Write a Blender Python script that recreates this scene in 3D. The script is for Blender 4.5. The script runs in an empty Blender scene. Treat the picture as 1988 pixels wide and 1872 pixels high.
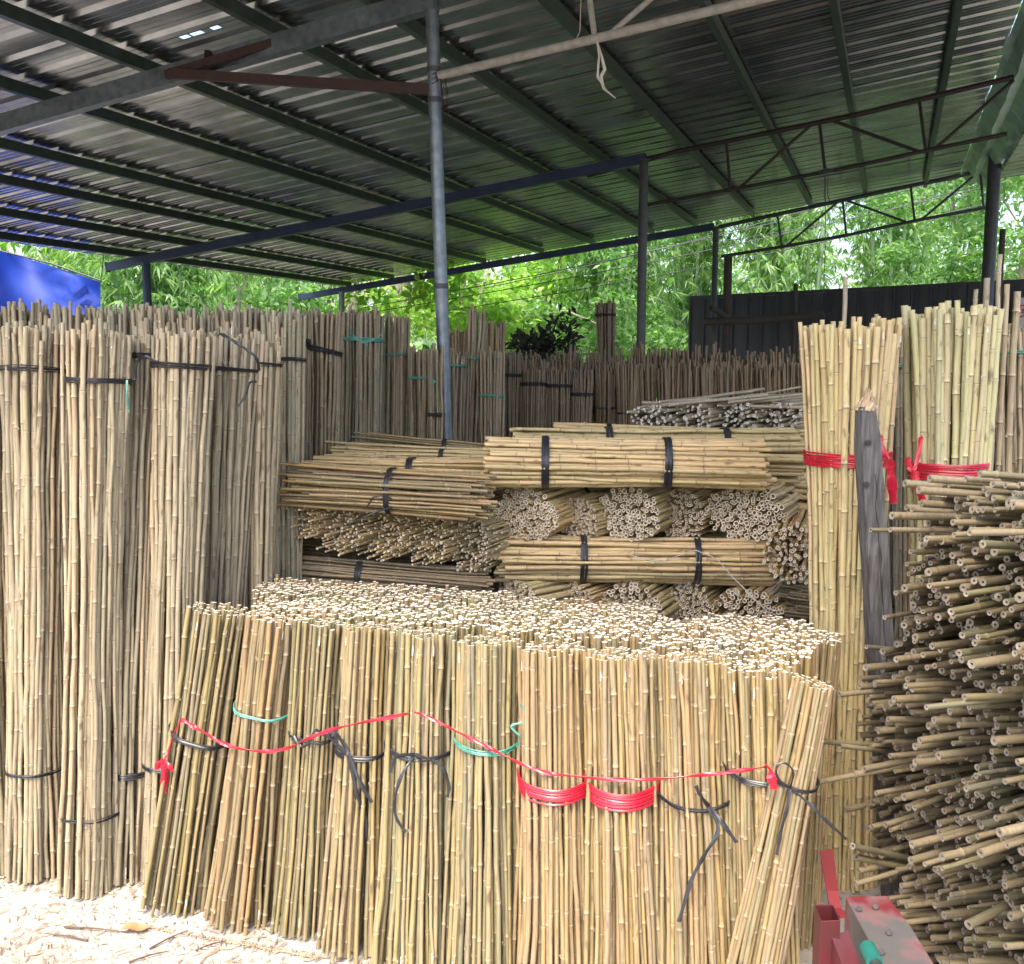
import bpy, math, random
import numpy as np
from mathutils import Vector, Matrix, noise
random.seed(7); RNG = np.random.default_rng(7)
R = math.radians
scene = bpy.context.scene
COL = scene.collection

# ------------------------------------------------------------------ camera, world, sun, exposure
EYE = 1.70; PITCH = R(7.125); F = 1888.0
cam_d = bpy.data.cameras.new('camera'); cam = bpy.data.objects.new('camera', cam_d); COL.objects.link(cam)
cam.location = (0, 0, EYE); cam.rotation_euler = (R(90) - PITCH, 0, 0)
cam_d.sensor_fit = 'HORIZONTAL'; cam_d.sensor_width = 36.0; cam_d.lens = 36.0 * F / 1988.0
cam_d.clip_start = 0.05; cam_d.clip_end = 600
scene.camera = cam
SUN_EL, SUN_AZ = R(60), R(200)          # azimuth clockwise from +Y: behind the camera, a little to the left
w = bpy.data.worlds.new('World'); scene.world = w; w.use_nodes = True
nt = w.node_tree; bg = nt.nodes['Background']
sky = nt.nodes.new('ShaderNodeTexSky'); sky.sky_type = 'NISHITA'; sky.sun_disc = False
sky.sun_elevation = SUN_EL; sky.sun_rotation = SUN_AZ; sky.air_density = 1.0; sky.dust_density = 4.0; sky.ozone_density = 0.6
nt.links.new(sky.outputs[0], bg.inputs[0]); bg.inputs[1].default_value = 0.15
sd = bpy.data.lights.new('sun', 'SUN'); sd.energy = 1.5; sd.angle = R(22); sd.color = (1, .95, .86)
so = bpy.data.objects.new('sun', sd); COL.objects.link(so)
sdir = Vector((math.sin(SUN_AZ) * math.cos(SUN_EL), math.cos(SUN_AZ) * math.cos(SUN_EL), math.sin(SUN_EL)))
so.rotation_euler = sdir.to_track_quat('Z', 'Y').to_euler()
vs = scene.view_settings; vs.view_transform = 'Standard'; vs.look = 'None'; vs.gamma = 1; vs.use_curve_mapping = False
vs.exposure = 1.95
scene.cycles.max_bounces = 6; scene.cycles.diffuse_bounces = 4; scene.cycles.glossy_bounces = 3
scene.cycles.transmission_bounces = 3; scene.cycles.transparent_max_bounces = 4

# ------------------------------------------------------------------ pixel <-> place helpers (photo measured at 1988 x 1872)
def ray(x, y):
    dx = (x - 994) / F; dy = (936 - y) / F
    return Vector((dx, math.cos(PITCH) + dy * math.sin(PITCH), -math.sin(PITCH) + dy * math.cos(PITCH)))
O = Vector((0, 0, EYE))
def at(x, y, Y):
    r = ray(x, y); return O + r * (Y / r.y)
def atz(x, y, z):
    r = ray(x, y); return O + r * ((z - EYE) / r.z)
PSI = R(21.26)
U = Vector((math.sin(PSI), math.cos(PSI), 0)); V = Vector((math.cos(PSI), -math.sin(PSI), 0))
def atu(x, y, u):
    r = ray(x, y); return O + r * (u / r.dot(U))
H0, SL = 1.9, 0.12
def beam_z(v): return EYE + H0 + SL * v
def uv(u, v, dz=0.0):
    p = U * u + V * v; return Vector((p.x, p.y, beam_z(v) + dz))

# ------------------------------------------------------------------ materials
def new_mat(name):
    m = bpy.data.materials.new(name); m.use_nodes = True
    n = m.node_tree.nodes; b = n['Principled BSDF']; return m, m.node_tree, b
def N(t, kind, **kw):
    n = t.nodes.new(kind)
    for k, v in kw.items(): setattr(n, k, v)
    return n
def ramp(t, stops, interp='LINEAR'):
    r = N(t, 'ShaderNodeValToRGB'); cr = r.color_ramp; cr.interpolation = interp
    while len(cr.elements) < len(stops): cr.elements.new(0.5)
    for e, (p, c) in zip(cr.elements, stops): e.position = p; e.color = (*c, 1)
    return r
def mixc(t, fac, a, b, mode='MIX'):
    m = N(t, 'ShaderNodeMix', data_type='RGBA', blend_type=mode)
    for s, v in ((m.inputs[0], fac), (m.inputs[6], a), (m.inputs[7], b)):
        if hasattr(v, 'links') or isinstance(v, bpy.types.NodeSocket): t.links.new(v, s)
        elif isinstance(v, (int, float)): s.default_value = v
        else: s.default_value = (*v, 1)
    return m.outputs[2]
def basic(name, c1, c2=None, rough=.6, metal=0, scale=8, bump=0, detail=4, vec='Object', stretch=(1, 1, 1), spec=.5):
    m, t, b = new_mat(name)
    b.inputs['Roughness'].default_value = rough; b.inputs['Metallic'].default_value = metal
    b.inputs['Specular IOR Level'].default_value = spec
    tc = N(t, 'ShaderNodeTexCoord'); mp = N(t, 'ShaderNodeMapping'); mp.inputs['Scale'].default_value = stretch
    t.links.new(tc.outputs[vec], mp.inputs[0])
    nz = N(t, 'ShaderNodeTexNoise'); nz.inputs['Scale'].default_value = scale; nz.inputs['Detail'].default_value = detail
    t.links.new(mp.outputs[0], nz.inputs[0])
    r = ramp(t, [(.3, c1), (.7, c2 or tuple(x * .7 for x in c1))])
    t.links.new(nz.outputs[0], r.inputs[0]); t.links.new(r.outputs[0], b.inputs['Base Color'])
    if bump:
        bp = N(t, 'ShaderNodeBump'); bp.inputs['Strength'].default_value = bump; bp.inputs['Distance'].default_value = .01
        t.links.new(nz.outputs[0], bp.inputs['Height']); t.links.new(bp.outputs[0], b.inputs['Normal'])
    return m
def cane_mat(name, cols, node_col, streak=.35, rough=.42, tone=.86):
    m, t, b = new_mat(name)
    oi = N(t, 'ShaderNodeObjectInfo'); n = len(cols)
    r = ramp(t, [(i / (n - 1), c) for i, c in enumerate(cols)])
    t.links.new(oi.outputs['Random'], r.inputs[0])
    tc = N(t, 'ShaderNodeTexCoord'); mul = N(t, 'ShaderNodeMath', operation='MULTIPLY'); mul.inputs[1].default_value = 91.7
    t.links.new(oi.outputs['Random'], mul.inputs[0])
    off = N(t, 'ShaderNodeVectorMath', operation='ADD'); t.links.new(tc.outputs['Object'], off.inputs[0]); t.links.new(mul.outputs[0], off.inputs[1])
    def noi(stretch, scale, detail, lo, hi):
        mp = N(t, 'ShaderNodeMapping'); mp.inputs['Scale'].default_value = stretch; t.links.new(off.outputs[0], mp.inputs[0])
        z = N(t, 'ShaderNodeTexNoise'); z.inputs['Scale'].default_value = scale; z.inputs['Detail'].default_value = detail
        t.links.new(mp.outputs[0], z.inputs[0])
        q = N(t, 'ShaderNodeMapRange'); q.inputs['From Min'].default_value = lo; q.inputs['From Max'].default_value = hi
        t.links.new(z.outputs[0], q.inputs[0]); return q.outputs[0]
    # slow change of tone along the cane (internodes differ), long fibres, small dark scuffs
    slow = noi((1, 1, 1), 4.0, 1, .35, .65); fib = noi((30, 30, 1.2), 9, 3, .35, .7); sc = noi((6, 6, 2.2), 8, 4, .60, .72)
    r2 = ramp(t, [(i / (n - 1), c) for i, c in enumerate(cols[::-1])]); t.links.new(slow, r2.inputs[0])
    c = mixc(t, .22, r.outputs[0], r2.outputs[0])
    c = mixc(t, 1.0, c, (tone * 1.03, tone * .985, tone * .94), 'MULTIPLY')
    c = mixc(t, 1.0, c, oi.outputs['Color'], 'MULTIPLY')
    c = mixc(t, fib, c, mixc(t, 1.0, c, (1 - streak, 1 - streak, 1 - streak * .9), 'MULTIPLY'))
    scf = N(t, 'ShaderNodeMath', operation='MULTIPLY'); scf.inputs[1].default_value = .75; t.links.new(sc, scf.inputs[0])
    c = mixc(t, scf.outputs[0], c, (.10, .065, .04))
    at_ = N(t, 'ShaderNodeAttribute', attribute_name='node'); ad = N(t, 'ShaderNodeAttribute', attribute_name='scar')
    nf = N(t, 'ShaderNodeMath', operation='MULTIPLY'); nf.inputs[1].default_value = .42; t.links.new(at_.outputs['Fac'], nf.inputs[0])
    c = mixc(t, nf.outputs[0], c, node_col)
    c = mixc(t, ad.outputs['Fac'], c, (.16, .10, .06))
    t.links.new(c, b.inputs['Base Color']); b.inputs['Roughness'].default_value = rough
    b.inputs['Specular IOR Level'].default_value = .4
    return m
CUT = basic('cut_cane_end', (.82, .77, .68), (.64, .56, .46), .8, scale=60)
M_left = cane_mat('grey_tan_cane', [(.42,.35,.25), (.34,.31,.23), (.49,.42,.31), (.27,.25,.19), (.45,.36,.23), (.36,.34,.24), (.49,.38,.26), (.31,.30,.22)], (.50,.44,.34), tone=.98)
M_front = cane_mat('straw_green_cane', [(.44,.34,.20), (.27,.26,.155), (.50,.38,.23), (.31,.29,.17), (.50,.37,.17), (.38,.30,.21), (.26,.25,.17), (.46,.36,.16), (.40,.28,.18)], (.58,.47,.33), tone=.80)
M_pale = cane_mat('pale_yellow_cane', [(.64,.56,.33), (.52,.52,.30), (.66,.54,.36), (.58,.55,.32), (.60,.48,.34), (.66,.58,.34), (.48,.46,.32)], (.68,.60,.42), .22, tone=1.0)
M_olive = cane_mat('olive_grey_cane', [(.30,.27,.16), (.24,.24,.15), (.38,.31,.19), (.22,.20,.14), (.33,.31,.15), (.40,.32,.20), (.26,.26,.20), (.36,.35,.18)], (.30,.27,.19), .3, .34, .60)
CUT_TAN = basic('tan_cut_end', (.80,.70,.55), (.54,.44,.32), .85, scale=60)
CUT_OLD = basic('greyed_cut_end', (.27,.23,.18), (.15,.12,.09), .85, scale=60)
M_pile = cane_mat('honey_cane', [(.54,.42,.24), (.44,.38,.21), (.60,.46,.27), (.50,.44,.22), (.58,.42,.25), (.40,.35,.21)], (.50,.38,.24), tone=1.18)
M_mid = cane_mat('shaded_tan_cane', [(.33,.265,.18), (.25,.22,.16), (.38,.31,.22), (.20,.175,.13), (.34,.26,.17), (.27,.25,.17), (.37,.285,.19), (.23,.215,.155)], (.42,.34,.25))  # darker copy of the grey tan cane, shed shade put into the colour
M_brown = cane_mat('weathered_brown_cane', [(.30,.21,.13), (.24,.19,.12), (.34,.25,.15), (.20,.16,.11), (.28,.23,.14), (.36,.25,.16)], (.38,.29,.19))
BLACK_T = basic('black_plastic_strap', (.014,.014,.018), (.035,.035,.04), .36, scale=80, stretch=(1,1,6))
GREEN_T = basic('green_plastic_twine', (.05,.20,.15), (.10,.33,.25), .4, scale=60)
RED_T = basic('red_plastic_tape', (.55,.015,.035), (.36,.010,.028), .3, scale=50)
PALE_T = basic('pale_string', (.55,.5,.42), (.4,.36,.3), .8, scale=50)

# ------------------------------------------------------------------ object helpers
def mesh(name, vs_, fs, mats, smooth=None, fmat=None, attrs=None):
    me = bpy.data.meshes.new(name); me.from_pydata([tuple(v) for v in vs_], [], fs)
    for m in (mats if isinstance(mats, (list, tuple)) else [mats]): me.materials.append(m)
    if fmat is not None: me.polygons.foreach_set('material_index', np.asarray(fmat, dtype=np.int32))
    if smooth is True: me.polygons.foreach_set('use_smooth', np.ones(len(fs), dtype=bool))
    elif smooth is not None and smooth is not False: me.polygons.foreach_set('use_smooth', np.asarray(smooth, dtype=bool))
    for k, v in (attrs or {}).items():
        a = me.attributes.new(k, 'FLOAT', 'POINT'); a.data.foreach_set('value', np.asarray(v, dtype=np.float32))
    me.update(); return me
def fast_mesh(name, verts, faces, mats, smooth=False):           # numpy arrays, all faces with the same corner count
    me = bpy.data.meshes.new(name); nv, nf, k = len(verts), len(faces), faces.shape[1]
    me.vertices.add(nv); me.vertices.foreach_set('co', np.asarray(verts, dtype=np.float32).ravel())
    me.loops.add(nf * k); me.loops.foreach_set('vertex_index', faces.astype(np.int32).ravel())
    me.polygons.add(nf); me.polygons.foreach_set('loop_start', np.arange(0, nf * k, k, dtype=np.int32))
    me.polygons.foreach_set('loop_total', np.full(nf, k, dtype=np.int32))
    if smooth: me.polygons.foreach_set('use_smooth', np.ones(nf, dtype=bool))
    for m in (mats if isinstance(mats, (list, tuple)) else [mats]): me.materials.append(m)
    me.update(calc_edges=True); return me
def link(name, data, parent=None, loc=(0, 0, 0)):
    o = bpy.data.objects.new(name, data); COL.objects.link(o); o.location = loc
    if parent is not None: o.parent = parent
    return o
def tag(o, label=None, cat=None, group=None, kind=None):
    if label: o['label'] = label
    if cat: o['category'] = cat
    if group: o['group'] = group
    if kind: o['kind'] = kind
    return o
def thing(name, label, cat, loc=(0, 0, 0), group=None):
    return tag(link(name, None, None, loc), label, cat, group)
class MB:
    """collects shapes; build() links them as one mesh object with its origin at base"""
    def __init__(s): s.v = []; s.f = []; s.s = []
    def add(s, vv, ff, smooth=False):
        b = len(s.v); s.v += [Vector(v) for v in vv]; s.f += [tuple(i + b for i in f) for f in ff]; s.s += [smooth] * len(ff)
    def frame(s, d):
        d = Vector(d).normalized(); up = Vector((0, 0, 1)) if abs(d.z) < .95 else Vector((0, 1, 0))
        x = up.cross(d).normalized(); return x, d.cross(x), d
    def box(s, a, b, wx, wz):                                   # a bar from a to b, width wx sideways, wz upright
        a, b = Vector(a), Vector(b); x, y, d = s.frame(b - a); c = []
        for p in (a, b):
            for i, j in ((-1, -1), (1, -1), (1, 1), (-1, 1)): c.append(p + x * i * wx / 2 + y * j * wz / 2)
        s.add(c, [(3, 2, 1, 0), (4, 5, 6, 7)] + [(i, (i + 1) % 4, 4 + (i + 1) % 4, 4 + i) for i in range(4)])
    def tube(s, pts, r, n=8, cap=True):
        pts = [Vector(p) for p in pts]; b = []; m = len(pts); rr = r if isinstance(r, (list, tuple)) else [r] * m
        d0 = (pts[1] - pts[0]); x, y, _ = s.frame(d0)
        for i, p in enumerate(pts):
            d = (pts[min(i + 1, m - 1)] - pts[max(i - 1, 0)]).normalized()
            x = (x - d * x.dot(d)).normalized(); y = d.cross(x)
            for k in range(n):
                a = 2 * math.pi * k / n; b.append(p + (x * math.cos(a) + y * math.sin(a)) * rr[i])
        ff = [(i * n + k, i * n + (k + 1) % n, (i + 1) * n + (k + 1) % n, (i + 1) * n + k) for i in range(m - 1) for k in range(n)]
        s.add(b, ff, True)
        if cap: s.add(b[:n], [tuple(range(n - 1, -1, -1))]); s.add(b[-n:], [tuple(range(n))])
    def build(s, name, mat, parent=None, base=None):
        base = Vector(base) if base is not None else (parent.location.copy() if parent is not None else Vector((0, 0, 0)))
        me = mesh(name, [v - base for v in s.v], s.f, mat, s.s)
        return link(name, me, parent, (0, 0, 0) if parent is not None and base == parent.location else base)
def ribbon(pts, width, normal, thick=.0012, twist=0.0, ripple=.0):
    """a flat tape through pts, its face towards normal"""
    mb = MB(); pts = [Vector(p) for p in pts]
    P = []                                                       # smooth the path
    for i in range(len(pts) - 1):
        p0, p1, p2, p3 = pts[max(i - 1, 0)], pts[i], pts[i + 1], pts[min(i + 2, len(pts) - 1)]
        for k in range(5):
            t = k / 5; P.append(.5 * ((2 * p1) + (p2 - p0) * t + (2 * p0 - 5 * p1 + 4 * p2 - p3) * t * t + (3 * p1 - p0 - 3 * p2 + p3) * t ** 3))
    P.append(pts[-1]); m = len(P); nrm = Vector(normal).normalized(); L = []
    for i, p in enumerate(P):
        d = (P[min(i + 1, m - 1)] - P[max(i - 1, 0)]).normalized()
        nn = (nrm - d * nrm.dot(d)).normalized(); sd_ = d.cross(nn)
        a = twist * math.sin(i * .55 + len(P)); sd2 = sd_ * math.cos(a) + nn * math.sin(a); n2 = sd2.cross(d)
        wd = width * (1 + .25 * math.sin(i * 1.3)) / 2
        off = nn * ripple * math.sin(i * 1.9)
        L += [p - sd2 * wd + off, p + n2 * wd * .25 + off, p + sd2 * wd + off, p + sd2 * wd - n2 * thick + off, p - n2 * thick + n2 * wd * .2 + off, p - sd2 * wd - n2 * thick + off]
    ff = [(i * 6 + k, i * 6 + (k + 1) % 6, (i + 1) * 6 + (k + 1) % 6, (i + 1) * 6 + k) for i in range(m - 1) for k in range(6)]
    ff += [tuple(range(5, -1, -1)), tuple(range((m - 1) * 6, m * 6))]
    mb.add(L, ff); return mb

# ------------------------------------------------------------------ canes
def make_cane(L, r, seed, bow, mat, sides=8, hole=.5, gap=(.13, .24)):
    rd = random.Random(seed); zs = [(0, 1, 0, 0)]; z = rd.uniform(.02, gap[1]); g = rd.uniform(*gap)
    while z < L - .02:
        zs += [(z - .008 - r * .3, .98, 0, 0), (z - .004, 1.02, .3, 0), (z - .0005, 1.15 + rd.random() * .08, 1, 0), (z + .0025, 1.06, .2, .8), (z + .006, .97, .1, .15)]
        zn = z + g * rd.uniform(.8, 1.2)
        if zn < L - .02: zs.append(((z + zn) / 2, 1.0, 0, 0))
        z = zn
    zs.append((L, 1, 0, 0)); zs.sort()
    taper = rd.uniform(.84, .98); kx = ky = 0; jx = [rd.gauss(0, .0016) for _ in zs]; jy = [rd.gauss(0, .0016) for _ in zs]
    vv = []; nd = []; sc = []; cs = [(math.cos(2 * math.pi * k / sides), math.sin(2 * math.pi * k / sides)) for k in range(sides)]
    ctr = []
    side = bow * .25 * rd.uniform(-1, 1); wav = rd.uniform(-1, 1) * .0035 * L
    for i, (zz, m_, a, b) in enumerate(zs):
        t = zz / L; cx = -bow * 4 * t * (1 - t) + wav * math.sin(2 * math.pi * t) ; cy = side * 4 * t * (1 - t) + wav * .6 * math.sin(math.pi * 3 * t)
        if 0 < i < len(zs) - 1: cx += jx[i // 6 * 6] ; cy += jy[i // 6 * 6]
        rr = r * m_ * (1 - (1 - taper) * t); ctr.append((cx, cy, rr))
        for c, s in cs: vv.append((cx + rr * c, cy + rr * s, zz)); nd.append(a); sc.append(b)
    m = len(zs); ff = [(i * sides + k, i * sides + (k + 1) % sides, (i + 1) * sides + (k + 1) % sides, (i + 1) * sides + k) for i in range(m - 1) for k in range(sides)]
    fm = [0] * len(ff); sm = [True] * len(ff)
    for end in (0, 1):                                           # ring of wall, hole, and the floor of the hole
        i0 = 0 if end == 0 else (m - 1) * sides; cx, cy, rr = ctr[0 if end == 0 else -1]; zz = zs[0 if end == 0 else -1][0]
        dz = .055 if end == 0 else -.055; b = len(vv)
        for c, s in cs: vv.append((cx + rr * c, cy + rr * s, zz)); 
        for c, s in cs: vv.append((cx + rr * hole * c, cy + rr * hole * s, zz + dz * .01))
        for c, s in cs: vv.append((cx + rr * hole * .9 * c, cy + rr * hole * .9 * s, zz + dz))
        nd += [0] * 3 * sides; sc += [0] * 3 * sides
        for k in range(sides):
            k2 = (k + 1) % sides
            for q in ((b + k, b + k2, b + sides + k2, b + sides + k), (b + sides + k, b + sides + k2, b + 2 * sides + k2, b + 2 * sides + k)):
                ff.append(q if end else q[::-1]); fm.append(1); sm.append(False)
        q = tuple(b + 2 * sides + k for k in range(sides)); ff.append(q if end else q[::-1]); fm.append(1); sm.append(False)
    for j, (zz, m_, a, b_) in enumerate(zs):                     # branch scars: small spurs on some of the nodes
        if a == 1 and rd.random() < .3:
            k = rd.randrange(sides); cx, cy, rr = ctr[j]; c, s = cs[k]; b = len(vv); h = rd.uniform(.25, .6) * r; wd = .4 * r
            p = Vector((cx + rr * .8 * c, cy + rr * .8 * s, zz)); o_ = Vector((c, s, 0)); tg = Vector((-s, c, 0))
            for q in (p - tg * wd - Vector((0, 0, .002)), p + tg * wd - Vector((0, 0, .002)), p + tg * wd + Vector((0, 0, .008)), p - tg * wd + Vector((0, 0, .008)), p + o_ * h + Vector((0, 0, .005))): vv.append(tuple(q)); nd.append(.9); sc.append(.1)
            ff += [(b, b + 1, b + 4), (b + 1, b + 2, b + 4), (b + 2, b + 3, b + 4), (b + 3, b, b + 4)]; fm += [0] * 4; sm += [False] * 4
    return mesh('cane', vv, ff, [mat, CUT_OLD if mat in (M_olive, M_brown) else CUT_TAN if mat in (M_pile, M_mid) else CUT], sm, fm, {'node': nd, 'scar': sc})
_cls = {}
def cane_class(L, r, mat, bow=.006, hole=.5, nvar=5, sides=8):
    L = round(L * 10) / 10; key = (L, round(r, 4), mat.name, round(bow, 3), hole)
    if key not in _cls:
        _cls[key] = (L, [[make_cane(L, r * (.74 + .48 * i / nvar), hash((round(L * 100), round(r * 1e4), i, lv)) & 0xffff, bow * lv, mat, sides, hole) for i in range(nvar)] for lv in (0, 1, 2)])
    return _cls[key]
TINT = (1, 1, 1, 1)
TINTS_L = [(1.0, .99, .93), (.94, .94, .90), (1.05, 1.02, .95), (.95, .97, .90), (.92, .89, .84), (1.02, .98, .90)]
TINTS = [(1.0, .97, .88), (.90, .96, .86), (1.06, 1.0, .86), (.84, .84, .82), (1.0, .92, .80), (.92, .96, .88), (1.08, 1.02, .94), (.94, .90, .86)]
def put_cane(p0, p1, cls, parent, inward=None, level=0, name='cane'):
    L, meshes = cls; d = p1 - p0; ln = d.length; d = d / ln
    me = random.choice(meshes[level])
    if inward is None or inward.length < 1e-5: inward = Vector((random.gauss(0, 1), random.gauss(0, 1), random.gauss(0, 1)))
    x = -(inward - d * inward.dot(d)).normalized(); y = d.cross(x)
    if random.random() < .5:                                     # root end up or down
        p0 = p1; d = -d; y = d.cross(x)
    M = Matrix((x, y, d)).transposed().to_4x4()
    s = ln / L; M = Matrix.Translation(p0 - (parent.location if parent is not None else Vector((0, 0, 0)))) @ M @ Matrix.Diagonal((1, 1, s, 1))
    o = bpy.data.objects.new(name, me); COL.objects.link(o); o.color = TINT
    if parent is not None: o.parent = parent
    o.matrix_local = M
    return o
def hull(pts):
    pts = sorted(set((round(a, 5), round(b, 5)) for a, b in pts))
    def half(ps):
        h = []
        for p in ps:
            while len(h) > 1 and (h[-1][0] - h[-2][0]) * (p[1] - h[-2][1]) - (h[-1][1] - h[-2][1]) * (p[0] - h[-2][0]) <= 0: h.pop()
            h.append(p)
        return h[:-1]
    return half(pts) + half(pts[::-1])
def disc(Rb, step, jit=.12):
    out = []; n = int(Rb / step) + 2; ph = random.random() * .5
    for i in range(-n, n + 1):
        for j in range(-n, n + 1):
            x = (i + (j & 1) * .5 + ph) * step; y = j * step * .87
            if math.hypot(x, y) < Rb: out.append((x + random.gauss(0, jit * step), y + random.gauss(0, jit * step)))
    return out
def tie_band(bundle, C, X, Y_, A, pts2, cr, width, mat, strands=3, slant=0.0, name='tie_band', droop=0.0):
    """strands of tape wound round the canes at C; pts2 = cane centres in that plane"""
    smp = [(px + (cr + .002) * math.cos(a), py + (cr + .002) * math.sin(a)) for px, py in pts2 for a in np.arange(0, 2 * math.pi, math.pi / 4)]
    h = hull(smp); per = []; m = len(h)
    for i in range(m):                                           # resample, sagging a touch between canes
        a, b = Vector(h[i]), Vector(h[(i + 1) % m]); k = max(1, int((b - a).length / .012))
        for q in range(k): per.append(a.lerp(b, q / k))
    cx = sum(p.x for p in per) / len(per); cy = sum(p.y for p in per) / len(per); na = 72
    ang = np.array([math.atan2(p.y - cy, p.x - cx) for p in per]); rad_ = np.array([math.hypot(p.x - cx, p.y - cy) for p in per]); o_ = np.argsort(ang)
    th = np.linspace(-math.pi, math.pi, na, endpoint=False); rr = np.interp(th, ang[o_], rad_[o_], period=2 * math.pi); ker = np.array([1, 2, 3, 4, 3, 2, 1]) / 16.0
    rr = sum(k_ * np.roll(rr, q - 3) for q, k_ in enumerate(ker)) + .0012
    per = [Vector((cx + r_ * math.cos(a_), cy + r_ * math.sin(a_))) for a_, r_ in zip(th, rr)]
    mb = MB(); n = len(per)
    for s in range(strands):
        zo = (s - (strands - 1) / 2) * width / strands * random.uniform(.8, 1.15); wd = width / strands * random.uniform(.75, 1.35) / 2; ph = random.random() * 6
        vv = []; am = random.uniform(.0, .0028)
        for i, p in enumerate(per):
            t = i / n * 2 * math.pi; zz = zo + am * math.sin(2 * t + ph) + slant * p.x + droop * (X * p.x + Y_ * p.y).y; rad = p.normalized() * (.0008 * s + .0004)
            c = C + X * (p.x + rad.x) + Y_ * (p.y + rad.y) + A * zz
            o_ = (X * p.x + Y_ * p.y).normalized() * .0022
            vv += [c - A * wd, c - A * wd * .2 + o_, c + A * wd, c + A * wd * .9 - o_ * .6, c - A * wd * .9 - o_ * .6]
        ff = [(i * 5 + k, i * 5 + (k + 1) % 5, ((i + 1) % n) * 5 + (k + 1) % 5, ((i + 1) % n) * 5 + k) for i in range(n) for k in range(5)]
        mb.add(vv, ff)
    return mb.build(name, mat, bundle)
ALL_B = []
def bundle(label, C0, C1, Rt, mat, cr=.0075, k0=1.0, k1=1.0, ties=((.7, BLACK_T, .014),), j0=.006, j1=.012, twist=.10, jit=.10,
           hollow_core=0.0, ell=(1, 1), group=None, bow=None, hole=.45, mess=0.0, name='bamboo_bundle', cat='bamboo bundle', strands=4, keep=None, slant=0.0, droop=0.0, tint=None, pack=2.05):
    global TINT
    q_ = tint or random.choice(TINTS_L if mat is M_left or mat is M_mid else TINTS); TINT = (*q_, 1)
    C0, C1 = Vector(C0), Vector(C1); A = (C1 - C0); L = A.length; A.normalize()
    ref = Vector((0, 0, 1)) if abs(A.z) < .7 else Vector((0, 1, 0))
    X = ref.cross(A).normalized() if abs(A.z) < .7 else Vector((1, 0, 0)) - A * A.x
    X.normalize(); Y_ = A.cross(X)
    b = thing(name, label, cat, C0, group)
    cls = cane_class(L, cr, mat, bow if bow is not None else .004 * L, hole)
    tw = random.uniform(-twist, twist); pts = disc(Rt, cr * pack, jit); lines = []
    for (px, py) in pts:
        px *= ell[0]; py *= ell[1]; rho = math.hypot(px / ell[0], py / ell[1]) / Rt
        if rho < hollow_core: continue
        def end(k, sgn, jz, base):
            a = tw * sgn + random.gauss(0, .05 + mess); x = px * math.cos(a) - py * math.sin(a); y = px * math.sin(a) + py * math.cos(a)
            return base + X * (x * k + random.gauss(0, cr * (.35 + mess * 8))) + Y_ * (y * k + random.gauss(0, cr * (.35 + mess * 8))) + A * random.gauss(0, jz)
        e0 = end(k0, -1, j0, C0); e1 = end(k1, 1, j1, C1)
        if keep and not keep(e0, e1): continue
        if random.random() < .05 and hollow_core >= 0: e1 = e1 + A * random.uniform(-.03, .035)
        inw = -(X * px + Y_ * py)
        put_cane(e0, e1, cls, b, inw, 0 if rho < .4 else (1 if rho < .8 else 2)); lines.append((e0, e1, inw.normalized() if inw.length > 0 else inw, rho))
    for tt in ties:
        t, tm, tw_ = tt[:3]; C = C0.lerp(C1, t); P2 = []
        for e0, e1, inw, rho in lines:
            s = (C - e0).dot(A) / max(1e-6, (e1 - e0).dot(A)); p = e0.lerp(e1, s) + inw * ((0 if rho < .4 else (1 if rho < .8 else 2)) * (bow if bow is not None else .004 * L) * 4 * s * (1 - s)) - C
            P2.append((p.dot(X), p.dot(Y_), rho))
        P2.sort(key=lambda q: math.hypot(q[0], q[1])); P2 = P2[:max(4, len(P2) - (2 if len(P2) > 60 else 0))]
        tie_band(b, C, X, Y_, A, [(q[0], q[1]) for q in P2], cr * .95, tw_, tm, tt[3] if len(tt) > 3 else strands, slant, droop=droop)
    TINT = (1, 1, 1, 1); ALL_B.append(b)
    return b
def tie_end(b, pts, wd, mat, name='tie_end', tw=.5):
    nrm = (O - Vector(pts[0])); nrm.z = 0
    return ribbon(pts, wd, nrm, twist=tw).build(name, mat, b)

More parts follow.
